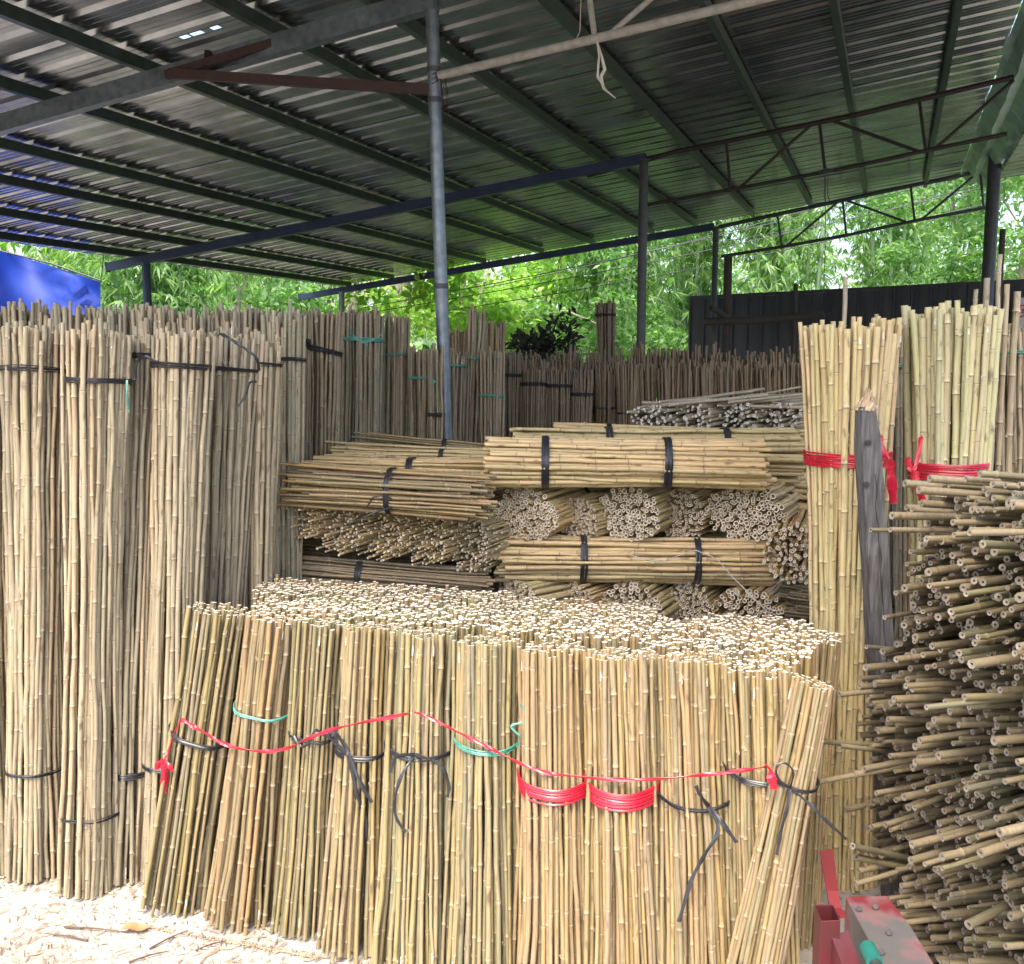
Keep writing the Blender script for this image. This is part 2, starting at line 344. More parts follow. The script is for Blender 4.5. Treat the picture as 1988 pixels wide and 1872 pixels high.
#== STRUCTURE
def build_ground():
    m, t, b = new_mat('pale_concrete_yard')
    tc = N(t, 'ShaderNodeTexCoord'); c = None
    def nz(s, d=6): 
        n = N(t, 'ShaderNodeTexNoise'); n.inputs['Scale'].default_value = s; n.inputs['Detail'].default_value = d; t.links.new(tc.outputs['Object'], n.inputs[0]); return n.outputs[0]
    r1 = ramp(t, [(.3, (.27,.235,.20)), (.5, (.35,.325,.29)), (.7, (.42,.40,.38))]); t.links.new(nz(2.2), r1.inputs[0])
    r2 = ramp(t, [(.50, (0,0,0)), (.72, (1,1,1))]); t.links.new(nz(38, 8), r2.inputs[0])
    c = mixc(t, r2.outputs[0], r1.outputs[0], (.24,.19,.13))
    t.links.new(c, b.inputs['Base Color']); b.inputs['Roughness'].default_value = .85
    bp = N(t, 'ShaderNodeBump'); bp.inputs['Distance'].default_value = .006; bp.inputs['Strength'].default_value = .6
    t.links.new(nz(45, 8), bp.inputs['Height']); t.links.new(bp.outputs[0], b.inputs['Normal'])
    def sheet(name, cx, cy, hx, hy, n, mat, z, amp):
        vv = []; ff = []
        for j in range(n + 1):
            for i in range(n + 1):
                x = cx + hx * (2 * i / n - 1); y = cy + hy * (2 * j / n - 1)
                vv.append((x, y, z + (noise.noise(Vector((x * 1.7, y * 1.7, 0))) * amp if amp else 0)))
        ff = [(j * (n + 1) + i, j * (n + 1) + i + 1, (j + 1) * (n + 1) + i + 1, (j + 1) * (n + 1) + i) for j in range(n) for i in range(n)]
        return tag(link(name, mesh(name, vv, ff, mat, True)), kind='structure')
    sheet('ground', 0, 60, 260, 260, 4, basic('leaf_littered_soil', (.10,.085,.055), (.07,.09,.04), .95, scale=1.5), -.03, 0)
    sheet('yard_floor', 0, 5, 9, 9.5, 60, m, -.001, .005)
build_ground()

GALV = basic('galvanised_steel', (.22,.24,.27), (.13,.15,.17), .42, .85, scale=25, detail=5)
GALV_OLD = basic('weathered_steel_section', (.06,.075,.07), (.035,.05,.045), .42, .5, scale=14)
DARKST = basic('dark_painted_steel', (.035,.04,.05), (.06,.06,.07), .45, .3, scale=20)
RUST = basic('rusty_steel', (.055,.024,.02), (.03,.018,.018), .75, .2, scale=18, bump=.3)
RUSTDK = basic('dark_brown_steel', (.03,.020,.018), (.018,.014,.014), .6, .3, scale=18)
PALEST = basic('dusty_pale_pipe', (.34,.31,.28), (.22,.20,.18), .85, 0, scale=30, bump=.4)
BLUEST = basic('blue_grey_steel', (.025,.035,.09), (.035,.05,.09), .4, .5, scale=10)
def roof_material():
    m, t, b = new_mat('bare_zinc_sheet')
    b.inputs['Metallic'].default_value = .92
    tc = N(t, 'ShaderNodeTexCoord')
    def nz(s, st, d=4):
        mp = N(t, 'ShaderNodeMapping'); mp.inputs['Scale'].default_value = st; t.links.new(tc.outputs['Object'], mp.inputs[0])
        n = N(t, 'ShaderNodeTexNoise'); n.inputs['Scale'].default_value = s; n.inputs['Detail'].default_value = d; t.links.new(mp.outputs[0], n.inputs[0]); return n.outputs[0]
    r = ramp(t, [(.3, (.15,.155,.16)), (.6, (.34,.345,.35)), (.8, (.18,.17,.155))]); t.links.new(nz(3, (1, 1, 1)), r.inputs[0]); t.links.new(r.outputs[0], b.inputs['Base Color'])
    rr = N(t, 'ShaderNodeMapRange'); rr.inputs['To Min'].default_value = .14; rr.inputs['To Max'].default_value = .30; t.links.new(nz(4, (1, 1, 1)), rr.inputs[0]); t.links.new(rr.outputs[0], b.inputs['Roughness'])
    bp = N(t, 'ShaderNodeBump'); bp.inputs['Distance'].default_value = .02; bp.inputs['Strength'].default_value = .35
    t.links.new(nz(1.1, (1, 1, 1), 1), bp.inputs['Height']); t.links.new(bp.outputs[0], b.inputs['Normal'])
    return m
ZINC = roof_material()
def zinc_sheet(parent, u0, v0, v1, dz, npitch=4, pitch=.21, slope=SL, holes=(), name='roof_sheet', zfun=None):
    prof = [(0, 0), (.018, .024), (.04, .024), (.058, 0), (.10, 0), (.104, .0022), (.112, .0022), (.116, 0), (.152, 0), (.156, .0022), (.164, .0022), (.168, 0)]
    P = [(u0 + k * pitch + a, h) for k in range(npitch) for a, h in prof] + [(u0 + npitch * pitch + a, h) for a, h in ((0, 0), (.018, .024), (.04, .024), (.058, 0))]
    nv = max(2, int((v1 - v0) / .35)); VS = sorted([v0 + (v1 - v0) * j / nv for j in range(nv + 1)] + [q for h_ in holes for q in (h_[1], h_[1] + h_[2])])
    vv = []; ff = []; npf = len(P); nv = len(VS) - 1
    for v in VS:
        for (u, h) in P:
            z = noise.noise(Vector((u * .8, v * .35, dz * 50))) * .012
            p = U * u + V * v; zz = (beam_z(v) if zfun is None else zfun(u, v)) + dz + h + z
            vv.append(Vector((p.x, p.y, zz)) - parent.location)
    for j in range(nv):
        for i in range(npf - 1):
            if any(P[i][0] <= h_[0] < P[i + 1][0] and h_[1] <= VS[j] < h_[1] + h_[2] - 1e-6 for h_ in holes): continue
            a = j * npf + i; ff.append((a, a + 1, a + npf + 1, a + npf))
    return link(name, mesh(name, vv, ff, ZINC, False), parent)
UA, UB, UC = 2.24 * H0, 4.28 * H0, 6.5 * H0
UROOF0 = 1.2; VL, VR = -7.9, .62
def build_roof():
    rf = thing('shed_roof', 'large corrugated zinc lean-to roof of overlapping sheets on steel purlins', 'roof', uv(UROOF0, -3, .2))
    u = UROOF0; k = 0
    while u < UC + .25:
        ho = [(hu, hv, ln) for (hu, hv), ln in HOLES if u <= hu < u + .84]
        zinc_sheet(rf, u, VL, VR, .16 + (k % 2) * .002, holes=ho); u += .84; k += 1
    return rf
_p = None
def plane_uv(px, py, dz=0.0):
    r = ray(px, py); t = (H0 + dz) / (r.z - SL * r.dot(V)); q = r * t; return q.dot(U), q.dot(V)
HOLES = [(plane_uv(350, 75, .16), .05), (plane_uv(368, 68, .16), .07), (plane_uv(415, 60, .16), .05)]
roof = build_roof()
# purlins: lipped channels, each a part of the roof
def channel(a, b, w_, h_, parent, name, mat, th=.006):
    a, b = Vector(a), Vector(b); mb = MB(); x, y, d = mb.frame(b - a)
    mb.box(a, b, th, h_)
    for s in (-1, 1): mb.box(a + x * (w_ / 2 + th / 2) + y * s * (h_ / 2 - th / 2), b + x * (w_ / 2 + th / 2) + y * s * (h_ / 2 - th / 2), w_, th)
    mb.box(a + x * (w_ + th * 1.0) + y * (h_ / 2 - .02), b + x * (w_ + th) + y * (h_ / 2 - .02), th, .02)
    mb.box(a + x * (w_ + th * 1.0) - y * (h_ / 2 - .02), b + x * (w_ + th) - y * (h_ / 2 - .02), th, .02)
    return mb.build(name, mat, parent)
for px, py in ((1874, 0), (1618, 0), (1358, 20), (1027, 0), (755, 60), (530, 95), (245, 152), (60, 215), (0, 310), (0, 376), (0, 436), (0, 480)):
    v = plane_uv(px, py)[1]
    channel(uv(UROOF0, v, .107), uv(UC + .35, v, .107), .035, .064, roof, 'purlin', GALV_OLD)
def post(px, py_top, u, rad, label, mat, z0=0, lean=(0, 0), plate=True):
    p = atu(px, py_top, u); b = thing('steel_post', label, 'post', (p.x + lean[0], p.y + lean[1], z0))
    mb = MB(); mb.tube([(p.x + lean[0], p.y + lean[1], z0), (p.x, p.y, p.z)], rad, 20); mb.build('pipe', mat, b)
    if plate:
        mb = MB(); mb.box(p + Vector((-rad * 1.5, 0, .004)), p + Vector((rad * 1.5, 0, .004)), rad * 2.6, .008); mb.build('cap_plate', mat, b)
    return b, p
def beam(label, u, v0, v1, wx, wz, mat, name='steel_beam'):
    a, b = uv(u, v0, .03 - wz / 2 + .005), uv(u, v1, .03 - wz / 2 + .005); t = thing(name, label, 'beam', a)
    mb = MB(); mb.box(a, b, wx, wz); mb.build('box_section', mat, t)
    mb = MB()
    for p, q in ((a, b),):
        d = (q - p).normalized(); mb.box(p - d * .012, p - d * .001, wx * 1.15, wz * 1.2); mb.build('end_plate', mat, t)
    return t
# beams A (near), B, C (far)
beam('deep grey box beam high across the near roof, ending on the tall pipe post', UA, -7.6, -1.08 * H0 + .02, .06, .095, GALV)
beam('long blue grey beam crossing the middle of the roof above the left post', UB, -4.05 * H0, -1.04 * H0, .05, .085, BLUEST)
beam('pale far eaves beam along the back edge of the roof', UC, -4.28 * H0, -1.12 * H0, .05, .085, BLUEST)
# posts
mp, ptop = post(838, 4, UA, .031, 'tall galvanised pipe post standing in the middle of the stacks', GALV, lean=(.085, 0))
for z in (ptop.z - .30, 2.05, 2.9):
    mb = MB(); k = (ptop.z - z) / ptop.z; mb.tube([(ptop.x + .085 * k, ptop.y, z - .012), (ptop.x + .085 * k, ptop.y, z + .012)], .034, 20); mb.build('clamp', DARKST, mp)
mb = MB()
for i in range(5):
    a0 = Vector((ptop.x + .02 * (i % 2), ptop.y - .034, ptop.z - .33 - .01 * i)); mb.tube([a0, a0 + Vector((.04, -.01, .02)), a0 + Vector((.055, 0, -.06 - .03 * i))], .0018, 5)
mb.build('wire_knot', RUST, mp)
post(283, 509, UB, .042, 'blue sided pipe post behind the tall bundles beside the tarp', BLUEST)
post(663, 567, UC, .04, 'far pale pipe post at the left corner of the back eaves', GALV)
post(1250, 312, UB, .038, 'dark pipe post holding the left end of the middle truss', DARKST)
post(1390, 442, UC, .036, 'dark pipe post in front of the black fence corner', DARKST)
p5, p5t = post(1936, 240, 5.35 * H0 + 1.2, .065, 'thick dark pipe post near the right edge with a flat cap beam', DARKST)
# trusses
def truss(label, u, top, bot, members, r1, r2, mat, mat2=None):
    a = atu(*top[0], u); t = thing('steel_truss', label, 'truss', a)
    mb = MB(); mb.tube([atu(*q, u) for q in top], r1, 10); mb.build('top_chord', mat, t)
    if bot: mb = MB(); mb.tube([atu(*q, u) for q in bot], r1 * .8, 10); mb.build('bottom_chord', mat, t)
    for q0, q1 in members:
        mb = MB(); mb.tube([atu(*q0, u), atu(*q1, u)], r2, 8); mb.build('brace', mat2 or mat, t)
    return t
truss('brown pipe truss slung under the middle of the roof on the right', UB + .02, [(1140, 341), (1307, 296), (1650, 226), (1968, 150)],
      [(1255, 398), (1437, 365), (1650, 325), (1787, 295), (1955, 260)],
      [((1410, 276), (1418, 368)), ((1591, 240), (1602, 332)), ((1785, 196), (1797, 292)), ((1437, 364), (1578, 240)), ((1612, 233), (1783, 294)), ((1814, 290), (1968, 156))], .020, .013, RUSTDK)
truss('black open truss along the far eaves above the dark fence', UC + .02, [(1395, 441), (1640, 388), (1915, 330)],
      [(1400, 498), (1520, 479), (1643, 457), (1780, 428), (1915, 403)],
      [((1509, 415), (1518, 479)), ((1636, 390), (1643, 457)), ((1768, 363), (1776, 429)), ((1903, 335), (1910, 404)), ((1526, 478), (1626, 393)), ((1643, 389), (1759, 431)), ((1787, 428), (1890, 342))], .024, .014, DARKST)
truss('dusty pale pipe strut with two braces overhead beside the tall post', UA - .02, [(852, 147), (1000, 112), (1160, 74), (1331, 33), (1500, -8), (1700, -52)], None,
      [((1143, -14), (1155, 74)), ((1270, -8), (1180, 70))], .020, .013, PALEST)
t = thing('rusty_brace', 'rusty red angle brace from the near beam to the tall post', 'brace', atu(835, 172, UA))
mb = MB(); mb.box(atu(835, 174, UA), atu(600, 160, UA - .05), .035, .045); mb.box(atu(600, 160, UA - .05), atu(330, 143, UA - .12), .035, .045); mb.build('angle_bar', RUST, t)
mb = MB(); mb.box(atu(322, 146, UA - .12), atu(560, 75, UA), .03, .04); mb.build('angle_bar', RUST, t)
mb = MB(); mb.box(atu(402, 150, UA - .1), atu(404, 105, UA - .02), .03, .05); mb.build('bracket', RUST, t)
# hanging string and ropes
mb = MB(); mb.tube([atu(1157, 74, UA - .02), atu(1168, 110, UA - .03), atu(1174, 135, UA - .03), atu(1166, 150, UA - .03), atu(1172, 172, UA - .03), atu(1195, 191, UA - .03)], [.003, .006, .008, .009, .006, .002], 6)
mb.tube([atu(1158, 76, UA - .02), atu(1163, 108, UA - .04), atu(1160, 150, UA - .04), atu(1180, 180, UA - .04)], [.003, .005, .006, .002], 6)
tag(mb.build('frayed_cord', PALE_T), 'frayed pale plastic cord dangling from the overhead pipe strut', 'cord')
mb = MB(); mb.tube([atu(1128, 0, UA), atu(1126, 60, UA), atu(1120, 74, UA), atu(1085, 88, UA)], .002, 5)
tag(mb.build('thin_string', PALE_T), 'thin brown string hanging behind the frayed cord', 'string')
mb = MB()
for dx in (-4, 3): mb.tube([atu(1603 + dx * .4, 330, UB - .02), atu(1605 + dx, 345, UB - .02), atu(1604 + dx, 380, UB - .02), atu(1608 + dx * 1.4, 392, UB)], .004, 5)
for k in range(3): mb.tube([atu(1590, 334 + 3 * k, UB - .05), atu(1603, 328 + 4 * k, UB - .06), atu(1618, 330 + 2 * k, UB - .05)], .006, 5)
mb.tube([atu(1603, 345, UB), atu(1602, 480, UB + .05), atu(1599, 568, UB + .1)], .003, 5)
tag(mb.build('knotted_rope', DARKST), 'dark rope knotted round the middle truss with ends hanging', 'rope')
# curled flashing at the right-hand edge of the roof, and the roof beyond it
fl = thing('edge_flashing', 'crumpled green tinted sheet metal flashing along the open roof edge', 'flashing', uv(6, VR, .1))
vv = []; nseg = 60
for i in range(nseg + 1):
    u = 3.3 + (UC + .5 - 3.3) * i / nseg
    for j, (dv, dz) in enumerate(((0, .16), (.05, .15), (.11, .05), (.19, .075), (.27, -.01), (.33, -.02), (.38, -.07))):
        k = .022 * noise.noise(Vector((u * 4, j * 2.1, 0))) + .03 * noise.noise(Vector((u * 1.1, j, 9)))
        e = (.06 * noise.noise(Vector((u * 2.3, 3, 0))) if j == 6 else 0)
        vv.append(uv(u, VR + dv * (1 + .0 * u) + k + e, dz + k * .8) - fl.location)
ff = [(i * 7 + j, i * 7 + j + 1, (i + 1) * 7 + j + 1, (i + 1) * 7 + j) for i in range(nseg) for j in range(6)]
link('sheet', mesh('sheet', vv, ff, basic('green_stained_zinc', (.26,.38,.30), (.18,.27,.22), .45, .4, scale=5), False), fl)
r2 = thing('neighbour_roof', 'lower corrugated roof beyond the flashing at the upper right corner', 'roof', uv(7, 2, 0))
for k in range(9): zinc_sheet(r2, 4.2 + k * .84, .95, 4.2, -.10, name='roof_sheet')
bm_ = thing('cap_beam', 'short dark beam resting on top of the thick right post', 'beam', p5t)
mb = MB(); mb.box(p5t + Vector((-.14, .05, .05)), p5t + Vector((2.5, -.8, .17)), .08, .13); mb.build('box_section', DARKST, bm_)

# fence, sign, poles in front of it
FE0, FE1 = at(1338, 581, 13.4), at(2150, 541, 10.4)
FENCE = basic('dark_steel_fence_sheet', (.030,.036,.048), (.05,.055,.068), .38, .5, scale=9, stretch=(1, 1, .15))
fence = thing('metal_fence', 'near black ribbed steel sheet fence behind the shed', 'fence', (FE0.x, FE0.y, 0))
fd = FE1 - FE0; FL = math.hypot(fd.x, fd.y); fx = Vector((fd.x, fd.y, 0)).normalized(); fn = Vector((-fx.y, fx.x, 0))
npan = int(FL / .62); prof = []
for k in range(3): prof += [(k * .2067, 0), (k * .2067 + .014, .028), (k * .2067 + .034, .028), (k * .2067 + .048, 0), (k * .2067 + .12, .004)]
prof.append((.62, 0))
for k in range(npan):
    vv = []; z1 = FE0.z + (FE1.z - FE0.z) * k / npan
    for z in (0, z1 * .5, z1):
        for a, h in prof: vv.append(FE0 + fx * (k * .62 + a) - fn * h + Vector((0, 0, z - FE0.z)) - fence.location)
    m_ = len(prof); ff = [(j * m_ + i, j * m_ + i + 1, (j + 1) * m_ + i + 1, (j + 1) * m_ + i) for j in range(2) for i in range(m_ - 1)]
    link('panel', mesh('panel', vv, ff, FENCE), fence)
mb = MB(); mb.box(FE0 + Vector((0, 0, .02)) + fn * .03, FE1 + Vector((0, 0, .02)) + fn * .03, .05, .04); mb.build('top_rail', FENCE, fence)
WOODDK = basic('old_dark_timber', (.06,.05,.045), (.03,.028,.028), .85, 0, scale=20, bump=.4, stretch=(4, 4, .6))
def pole(label, pts, rad, name, cat, mat=WOODDK):
    mb = MB(); mb.tube(pts, rad, 10); o = mb.build(name, mat, None, pts[0]); return tag(o, label, cat)
def upright(px, pyt, Y, rad, label):
    p = at(px, pyt, Y); return pole(label, [(p.x, p.y, 0), (p.x, p.y, p.z * .5), tuple(p)], [rad, rad * .96, rad * .9], 'wooden_pole', 'pole')
upright(1414, 498, 11.9, .055, 'dark round timber upright tied to the fence rail, beside the pipe post')
upright(1545, 552, 11.6, .03, 'thin dark stake rising past the fence rail near the pale bundles')
upright(1947, 445, 9.6, .03, 'thin black stick standing right behind the thick right post')
pole('dark log rail lashed horizontally across the fence', [at(1366, 625, 11.8), at(1460, 622, 11.75), at(1600, 611, 11.4)], [.045, .05, .04], 'log_rail', 'rail')
pole('short slanting dark pipe stub leaning on the fence rail', [at(1380, 597, 11.7), at(1396, 606, 11.75), at(1420, 622, 11.8)], .035, 'pipe_stub', 'pipe')
# sign on the fence, only its left edge is in view
s0 = at(1974, 584, 10.75); sg = thing('warning_sign', 'white board with red lettering fixed on the dark fence', 'sign', s0)
mb = MB(); mb.box(s0 + Vector((0, 0, -.13)), s0 + fx * .9 + Vector((0, 0, -.13)), .012, .32); mb.build('board', basic('white_sign_paint', (.62,.60,.60), (.5,.5,.5), .5), sg)
try:
    tcv = bpy.data.curves.new('lettering', 'FONT'); tcv.body = '安全'; tcv.size = .17; tcv.extrude = .002
    to = bpy.data.objects.new('lettering_tmp', tcv); COL.objects.link(to); bpy.context.view_layer.update()
    me = bpy.data.meshes.new_from_object(to.evaluated_get(bpy.context.evaluated_depsgraph_get())); me.materials.append(RED_T)
    COL.objects.unlink(to); bpy.data.objects.remove(to)
    lo = link('lettering', me, sg); lo.rotation_euler = (R(90), 0, math.atan2(fx.y, fx.x)); lo.location = fx * .02 - fn * .012 + Vector((0, 0, -.17))
except Exception as ex: print('lettering', ex)

# blue tarp
def build_tarp():
    Y0 = 12.0; m = basic('blue_tarpaulin', (.002,.026,.24), (.004,.040,.34), .55, 0, scale=6, bump=.25)
    t_ = m.node_tree; tr = N(t_, 'ShaderNodeBsdfTranslucent'); tr.inputs[0].default_value = (.01, .04, .5, 1); mx = N(t_, 'ShaderNodeMixShader'); mx.inputs[0].default_value = .22
    t_.links.new(t_.nodes['Principled BSDF'].outputs[0], mx.inputs[1]); t_.links.new(tr.outputs[0], mx.inputs[2]); t_.links.new(mx.outputs[0], t_.nodes['Material Output'].inputs[0])
    nx, nz_ = 60, 26; vv = []; base = at(100, 560, Y0)
    for j in range(nz_ + 1):
        for i in range(nx + 1):
            s = i / nx; tt = j / nz_
            xt = -620 + 815 * s; yt = 488 + 60 * max(0, (xt + 0) / 195) ** 1.1 if xt > 0 else 488 + xt * .03
            yb = 900; px = xt + tt * (2 * math.sin(s * 9)); py = yt + (yb - yt) * tt
            d = .16 * math.sin(s * 17 + tt * 3) + .08 * math.sin(s * 23 - tt * 6) * tt + .25 * noise.noise(Vector((s * 9, tt * 4, 1)))
            k = max(0, 1 - math.hypot((195 - px) / 120, (py - 548) / 110)); ang = math.atan2(py - 545, 197 - px)
            d += .10 * k * math.sin(ang * 13)
            vv.append(at(px, py, Y0 + d - (195 - px) * .0006) - base)
    ff = [(j * (nx + 1) + i, j * (nx + 1) + i + 1, (j + 1) * (nx + 1) + i + 1, (j + 1) * (nx + 1) + i) for j in range(nz_) for i in range(nx)]
    t = thing('blue_tarp', 'bright blue tarpaulin hung as a screen beyond the left bundles', 'tarp', base)
    link('sheet', mesh('sheet', vv, ff, m, True), t)
    mb = MB(); mb.tube([at(-620, 470, Y0 - .7), at(0, 487, Y0), at(100, 512, Y0), at(196, 545, Y0 - .02)], .012, 6); mb.build('edge_rope', BLACK_T, t)
    mb = MB(); mb.tube([at(196, 545, Y0 - .02), at(203, 480, Y0 - .2)], .006, 5); mb.build('tie_cord', BLACK_T, t)
build_tarp()

#== VEGETATION
def leaf_mat(name, c1, c2, c3, trans=.5):
    m, t, b = new_mat(name); out = t.nodes['Material Output']
    g = N(t, 'ShaderNodeNewGeometry'); r = ramp(t, [(0, c1), (.5, c2), (1, c3)]); t.links.new(g.outputs['Random Per Island'], r.inputs[0])
    t.links.new(r.outputs[0], b.inputs['Base Color']); b.inputs['Roughness'].default_value = .45
    tr = N(t, 'ShaderNodeBsdfTranslucent'); mm = mixc(t, 1, r.outputs[0], (1.5, 1.7, .8), 'MULTIPLY'); t.links.new(mm, tr.inputs[0])
    mx = N(t, 'ShaderNodeMixShader'); mx.inputs[0].default_value = trans; t.links.new(b.outputs[0], mx.inputs[1]); t.links.new(tr.outputs[0], mx.inputs[2])
    t.links.new(mx.outputs[0], out.inputs[0]); return m
LF_BAM = leaf_mat('bamboo_leaf', (.12,.23,.08), (.22,.36,.15), (.44,.54,.36), .58)  # palest stop paints white highlights into some leaves
LF_YEL = leaf_mat('young_yellow_green_leaf', (.20,.36,.07), (.32,.49,.11), (.50,.60,.26), .58)
LF_DARK = leaf_mat('deep_green_leaf', (.07,.16,.05), (.14,.28,.09), (.28,.42,.20), .55)
BARK = basic('pale_bark', (.34,.29,.24), (.20,.17,.13), .9, scale=12, bump=.5, stretch=(1, 1, .3))
CULM = basic('green_bamboo_culm', (.24,.36,.22), (.34,.44,.30), .4, scale=6)
def leaves(cent, length, width, droop, axis_jit, rng, updown=0):
    """cent (n,3); one folded blade of two quads per centre, pointing out and down"""
    n = len(cent); a = rng.uniform(0, 2 * np.pi, n); el = -droop + rng.normal(0, axis_jit, n)
    d = np.stack([np.cos(a) * np.cos(el), np.sin(a) * np.cos(el), np.sin(el)], 1)
    up = rng.normal(0, 1, (n, 3)); s = np.cross(d, up); s /= np.linalg.norm(s, axis=1)[:, None] + 1e-9
    nn = np.cross(s, d); l = (length * rng.uniform(.6, 1.25, n))[:, None]; wd = (width * rng.uniform(.7, 1.2, n))[:, None]
    p0 = cent; p1 = cent + d * l * .45 + s * wd * .5 + nn * wd * .1; p2 = cent + d * l - np.array([0, 0, 1]) * l * .18; p3 = cent + d * l * .45 - s * wd * .5 + nn * wd * .1
    v = np.stack([p0, p1, p2, p3], 1).reshape(-1, 3); f = np.arange(4 * n).reshape(-1, 4); return v, f
def fan_leaves(cent, per, length, width, rng):
    """bamboo sprays: per blades spreading from each centre, all hanging"""
    n = len(cent); a0 = rng.uniform(0, 2 * np.pi, n); V_ = []; 
    for k in range(per):
        a = a0 + (k - (per - 1) / 2) * .5 + rng.normal(0, .12, n); el = -.75 + .25 * np.cos((k - (per - 1) / 2) * .8) + rng.normal(0, .25, n)
        d = np.stack([np.cos(a) * np.cos(el), np.sin(a) * np.cos(el), np.sin(el)], 1); s = np.cross(d, [0, 0, 1.0]); s /= np.linalg.norm(s, axis=1)[:, None] + 1e-9
        tl = rng.normal(0, .5, n)[:, None]; s = s * np.cos(tl) + np.cross(s, d) * np.sin(tl)
        l = (length * rng.uniform(.6, 1.2, n))[:, None]; wd = (width * rng.uniform(.7, 1.2, n))[:, None]
        V_.append(np.stack([cent, cent + d * l * .4 + s * wd * .5, cent + d * l - np.array([0, 0, 1]) * l * .15, cent + d * l * .4 - s * wd * .5], 1))
    v = np.concatenate(V_, 0).reshape(-1, 3); return v, np.arange(len(v)).reshape(-1, 4)
def bamboo_clump(label, base, height, spread, nculm, seed, mat=LF_BAM, nsp=2600, leaf=.17, lean=(0, 0), group='bamboo clumps beyond the shed'):
    rng = np.random.default_rng(seed); base = Vector(base); t = thing('bamboo_clump', label, 'bamboo clump', base, group); cents = []
    for k in range(nculm):
        a = rng.uniform(0, 2 * math.pi); r0 = spread * .25 * math.sqrt(rng.random()); lx, ly = math.cos(a) * spread * rng.uniform(.2, 1) + lean[0], math.sin(a) * spread * rng.uniform(.2, .8) + lean[1]
        b0 = base + Vector((math.cos(a) * r0, math.sin(a) * r0, 0)); h = height * rng.uniform(.75, 1.1); P = []
        for i in range(9):
            s = i / 8; P.append(b0 + Vector((lx * s ** 2.2, ly * s ** 2.2, h * s - .12 * h * s ** 4)))
        mb = MB(); mb.tube(P, [.055 * (1 - .8 * i / 8) for i in range(9)], 7); mb.build('culm', CULM, t)
        m = nsp // nculm
        for _ in range(m):
            s = .12 + .88 * rng.random() ** .8; i = min(7, int(s * 8)); p = P[i].lerp(P[i + 1], s * 8 - i)
            rr = abs(rng.normal(0, .42)) * spread * (.45 + .35 * s); b_ = rng.uniform(0, 2 * math.pi)
            cents.append(np.array(p) + [math.cos(b_) * rr, math.sin(b_) * rr, rng.normal(0, .3) - .18 * rr])
    v, f = fan_leaves(np.array(cents), 5, leaf, leaf * .16, rng)
    link('foliage', fast_mesh('foliage', v - np.array(base), f, mat), t)
    return t
def tree(label, base, height, rad, seed, mat, nleaf, leaf, wid, trunk_r=.12, clumps=26, squash=.8, bark=BARK, group=None, hx=0, low=.35):
    rng = np.random.default_rng(seed); base = Vector(base); t = thing('leafy_tree', label, 'tree', base, group)
    mb = MB(); top = base + Vector((hx, 0, height * .75)); mb.tube([base, base.lerp(top, .5) + Vector((rng.normal(0, .1), 0, 0)), top], [trunk_r, trunk_r * .8, trunk_r * .35], 9)
    cs = []
    for k in range(clumps):
        a = rng.uniform(0, 2 * math.pi); e = rng.uniform(low, 1); rr = rad * math.sqrt(rng.random()) * (1.1 - .5 * abs(e - .6))
        c = base + Vector((hx + math.cos(a) * rr, math.sin(a) * rr * squash, height * e)); cs.append(c)
        if k < 9: mb.tube([base.lerp(top, .35 + .06 * k), base.lerp(top, .4 + .06 * k).lerp(c, .5) + Vector((0, 0, .1)), c], [trunk_r * .3, trunk_r * .2, trunk_r * .08], 6)
    mb.build('trunk', bark, t)
    per = nleaf // clumps; C = []
    for c in cs:
        s = rad * rng.uniform(.22, .42); q = rng.normal(0, 1, (per, 3)); q /= np.linalg.norm(q, axis=1)[:, None]; q *= (s * rng.uniform(.35, 1.05, (per, 1))); q[:, 2] *= .7
        C.append(np.array(c) + q)
    v, f = leaves(np.concatenate(C), leaf, wid, .25, .5, rng); link('crown', fast_mesh('crown', v - np.array(base), f, mat), t)
    return t
def gx(px, Y): p = at(px, 700, Y); return (p.x, Y, -.03)
for i, (px, Y, h, sp, n, mt, ns, lab) in enumerate([
    (60, 15.5, 6, 2.0, 9, LF_YEL, 2400, 'yellow green bamboo clump showing above the blue tarp'),
    (260, 14.5, 5.5, 1.5, 8, LF_BAM, 2000, 'bamboo clump with pale hanging leaves around the blue sided post'),
    (560, 17, 6, 1.6, 7, LF_BAM, 1700, 'wispy bamboo clump between the blue sided post and the pale far post'),
    (1180, 17, 8.5, 1.7, 9, LF_BAM, 2600, 'bamboo clump hanging behind the lone dark upright bundle'),
    (1330, 19.5, 10, 2.0, 12, LF_BAM, 3000, 'tall bamboo clump directly behind the fence corner'),
    (1540, 17.5, 10, 1.8, 12, LF_BAM, 3400, 'bamboo clump with many slanting culms seen through the far truss'),
    (1740, 18.5, 10, 1.9, 9, LF_BAM, 2800, 'bamboo clump with thin pale culms left of the thick right post'),
    (430, 20, 7, 2.0, 8, LF_BAM, 2000, 'bamboo clump farther back beyond the wispy one')]):
    bamboo_clump(lab, gx(px, Y), h, sp, n, 40 + i, mt, ns, leaf=.24)
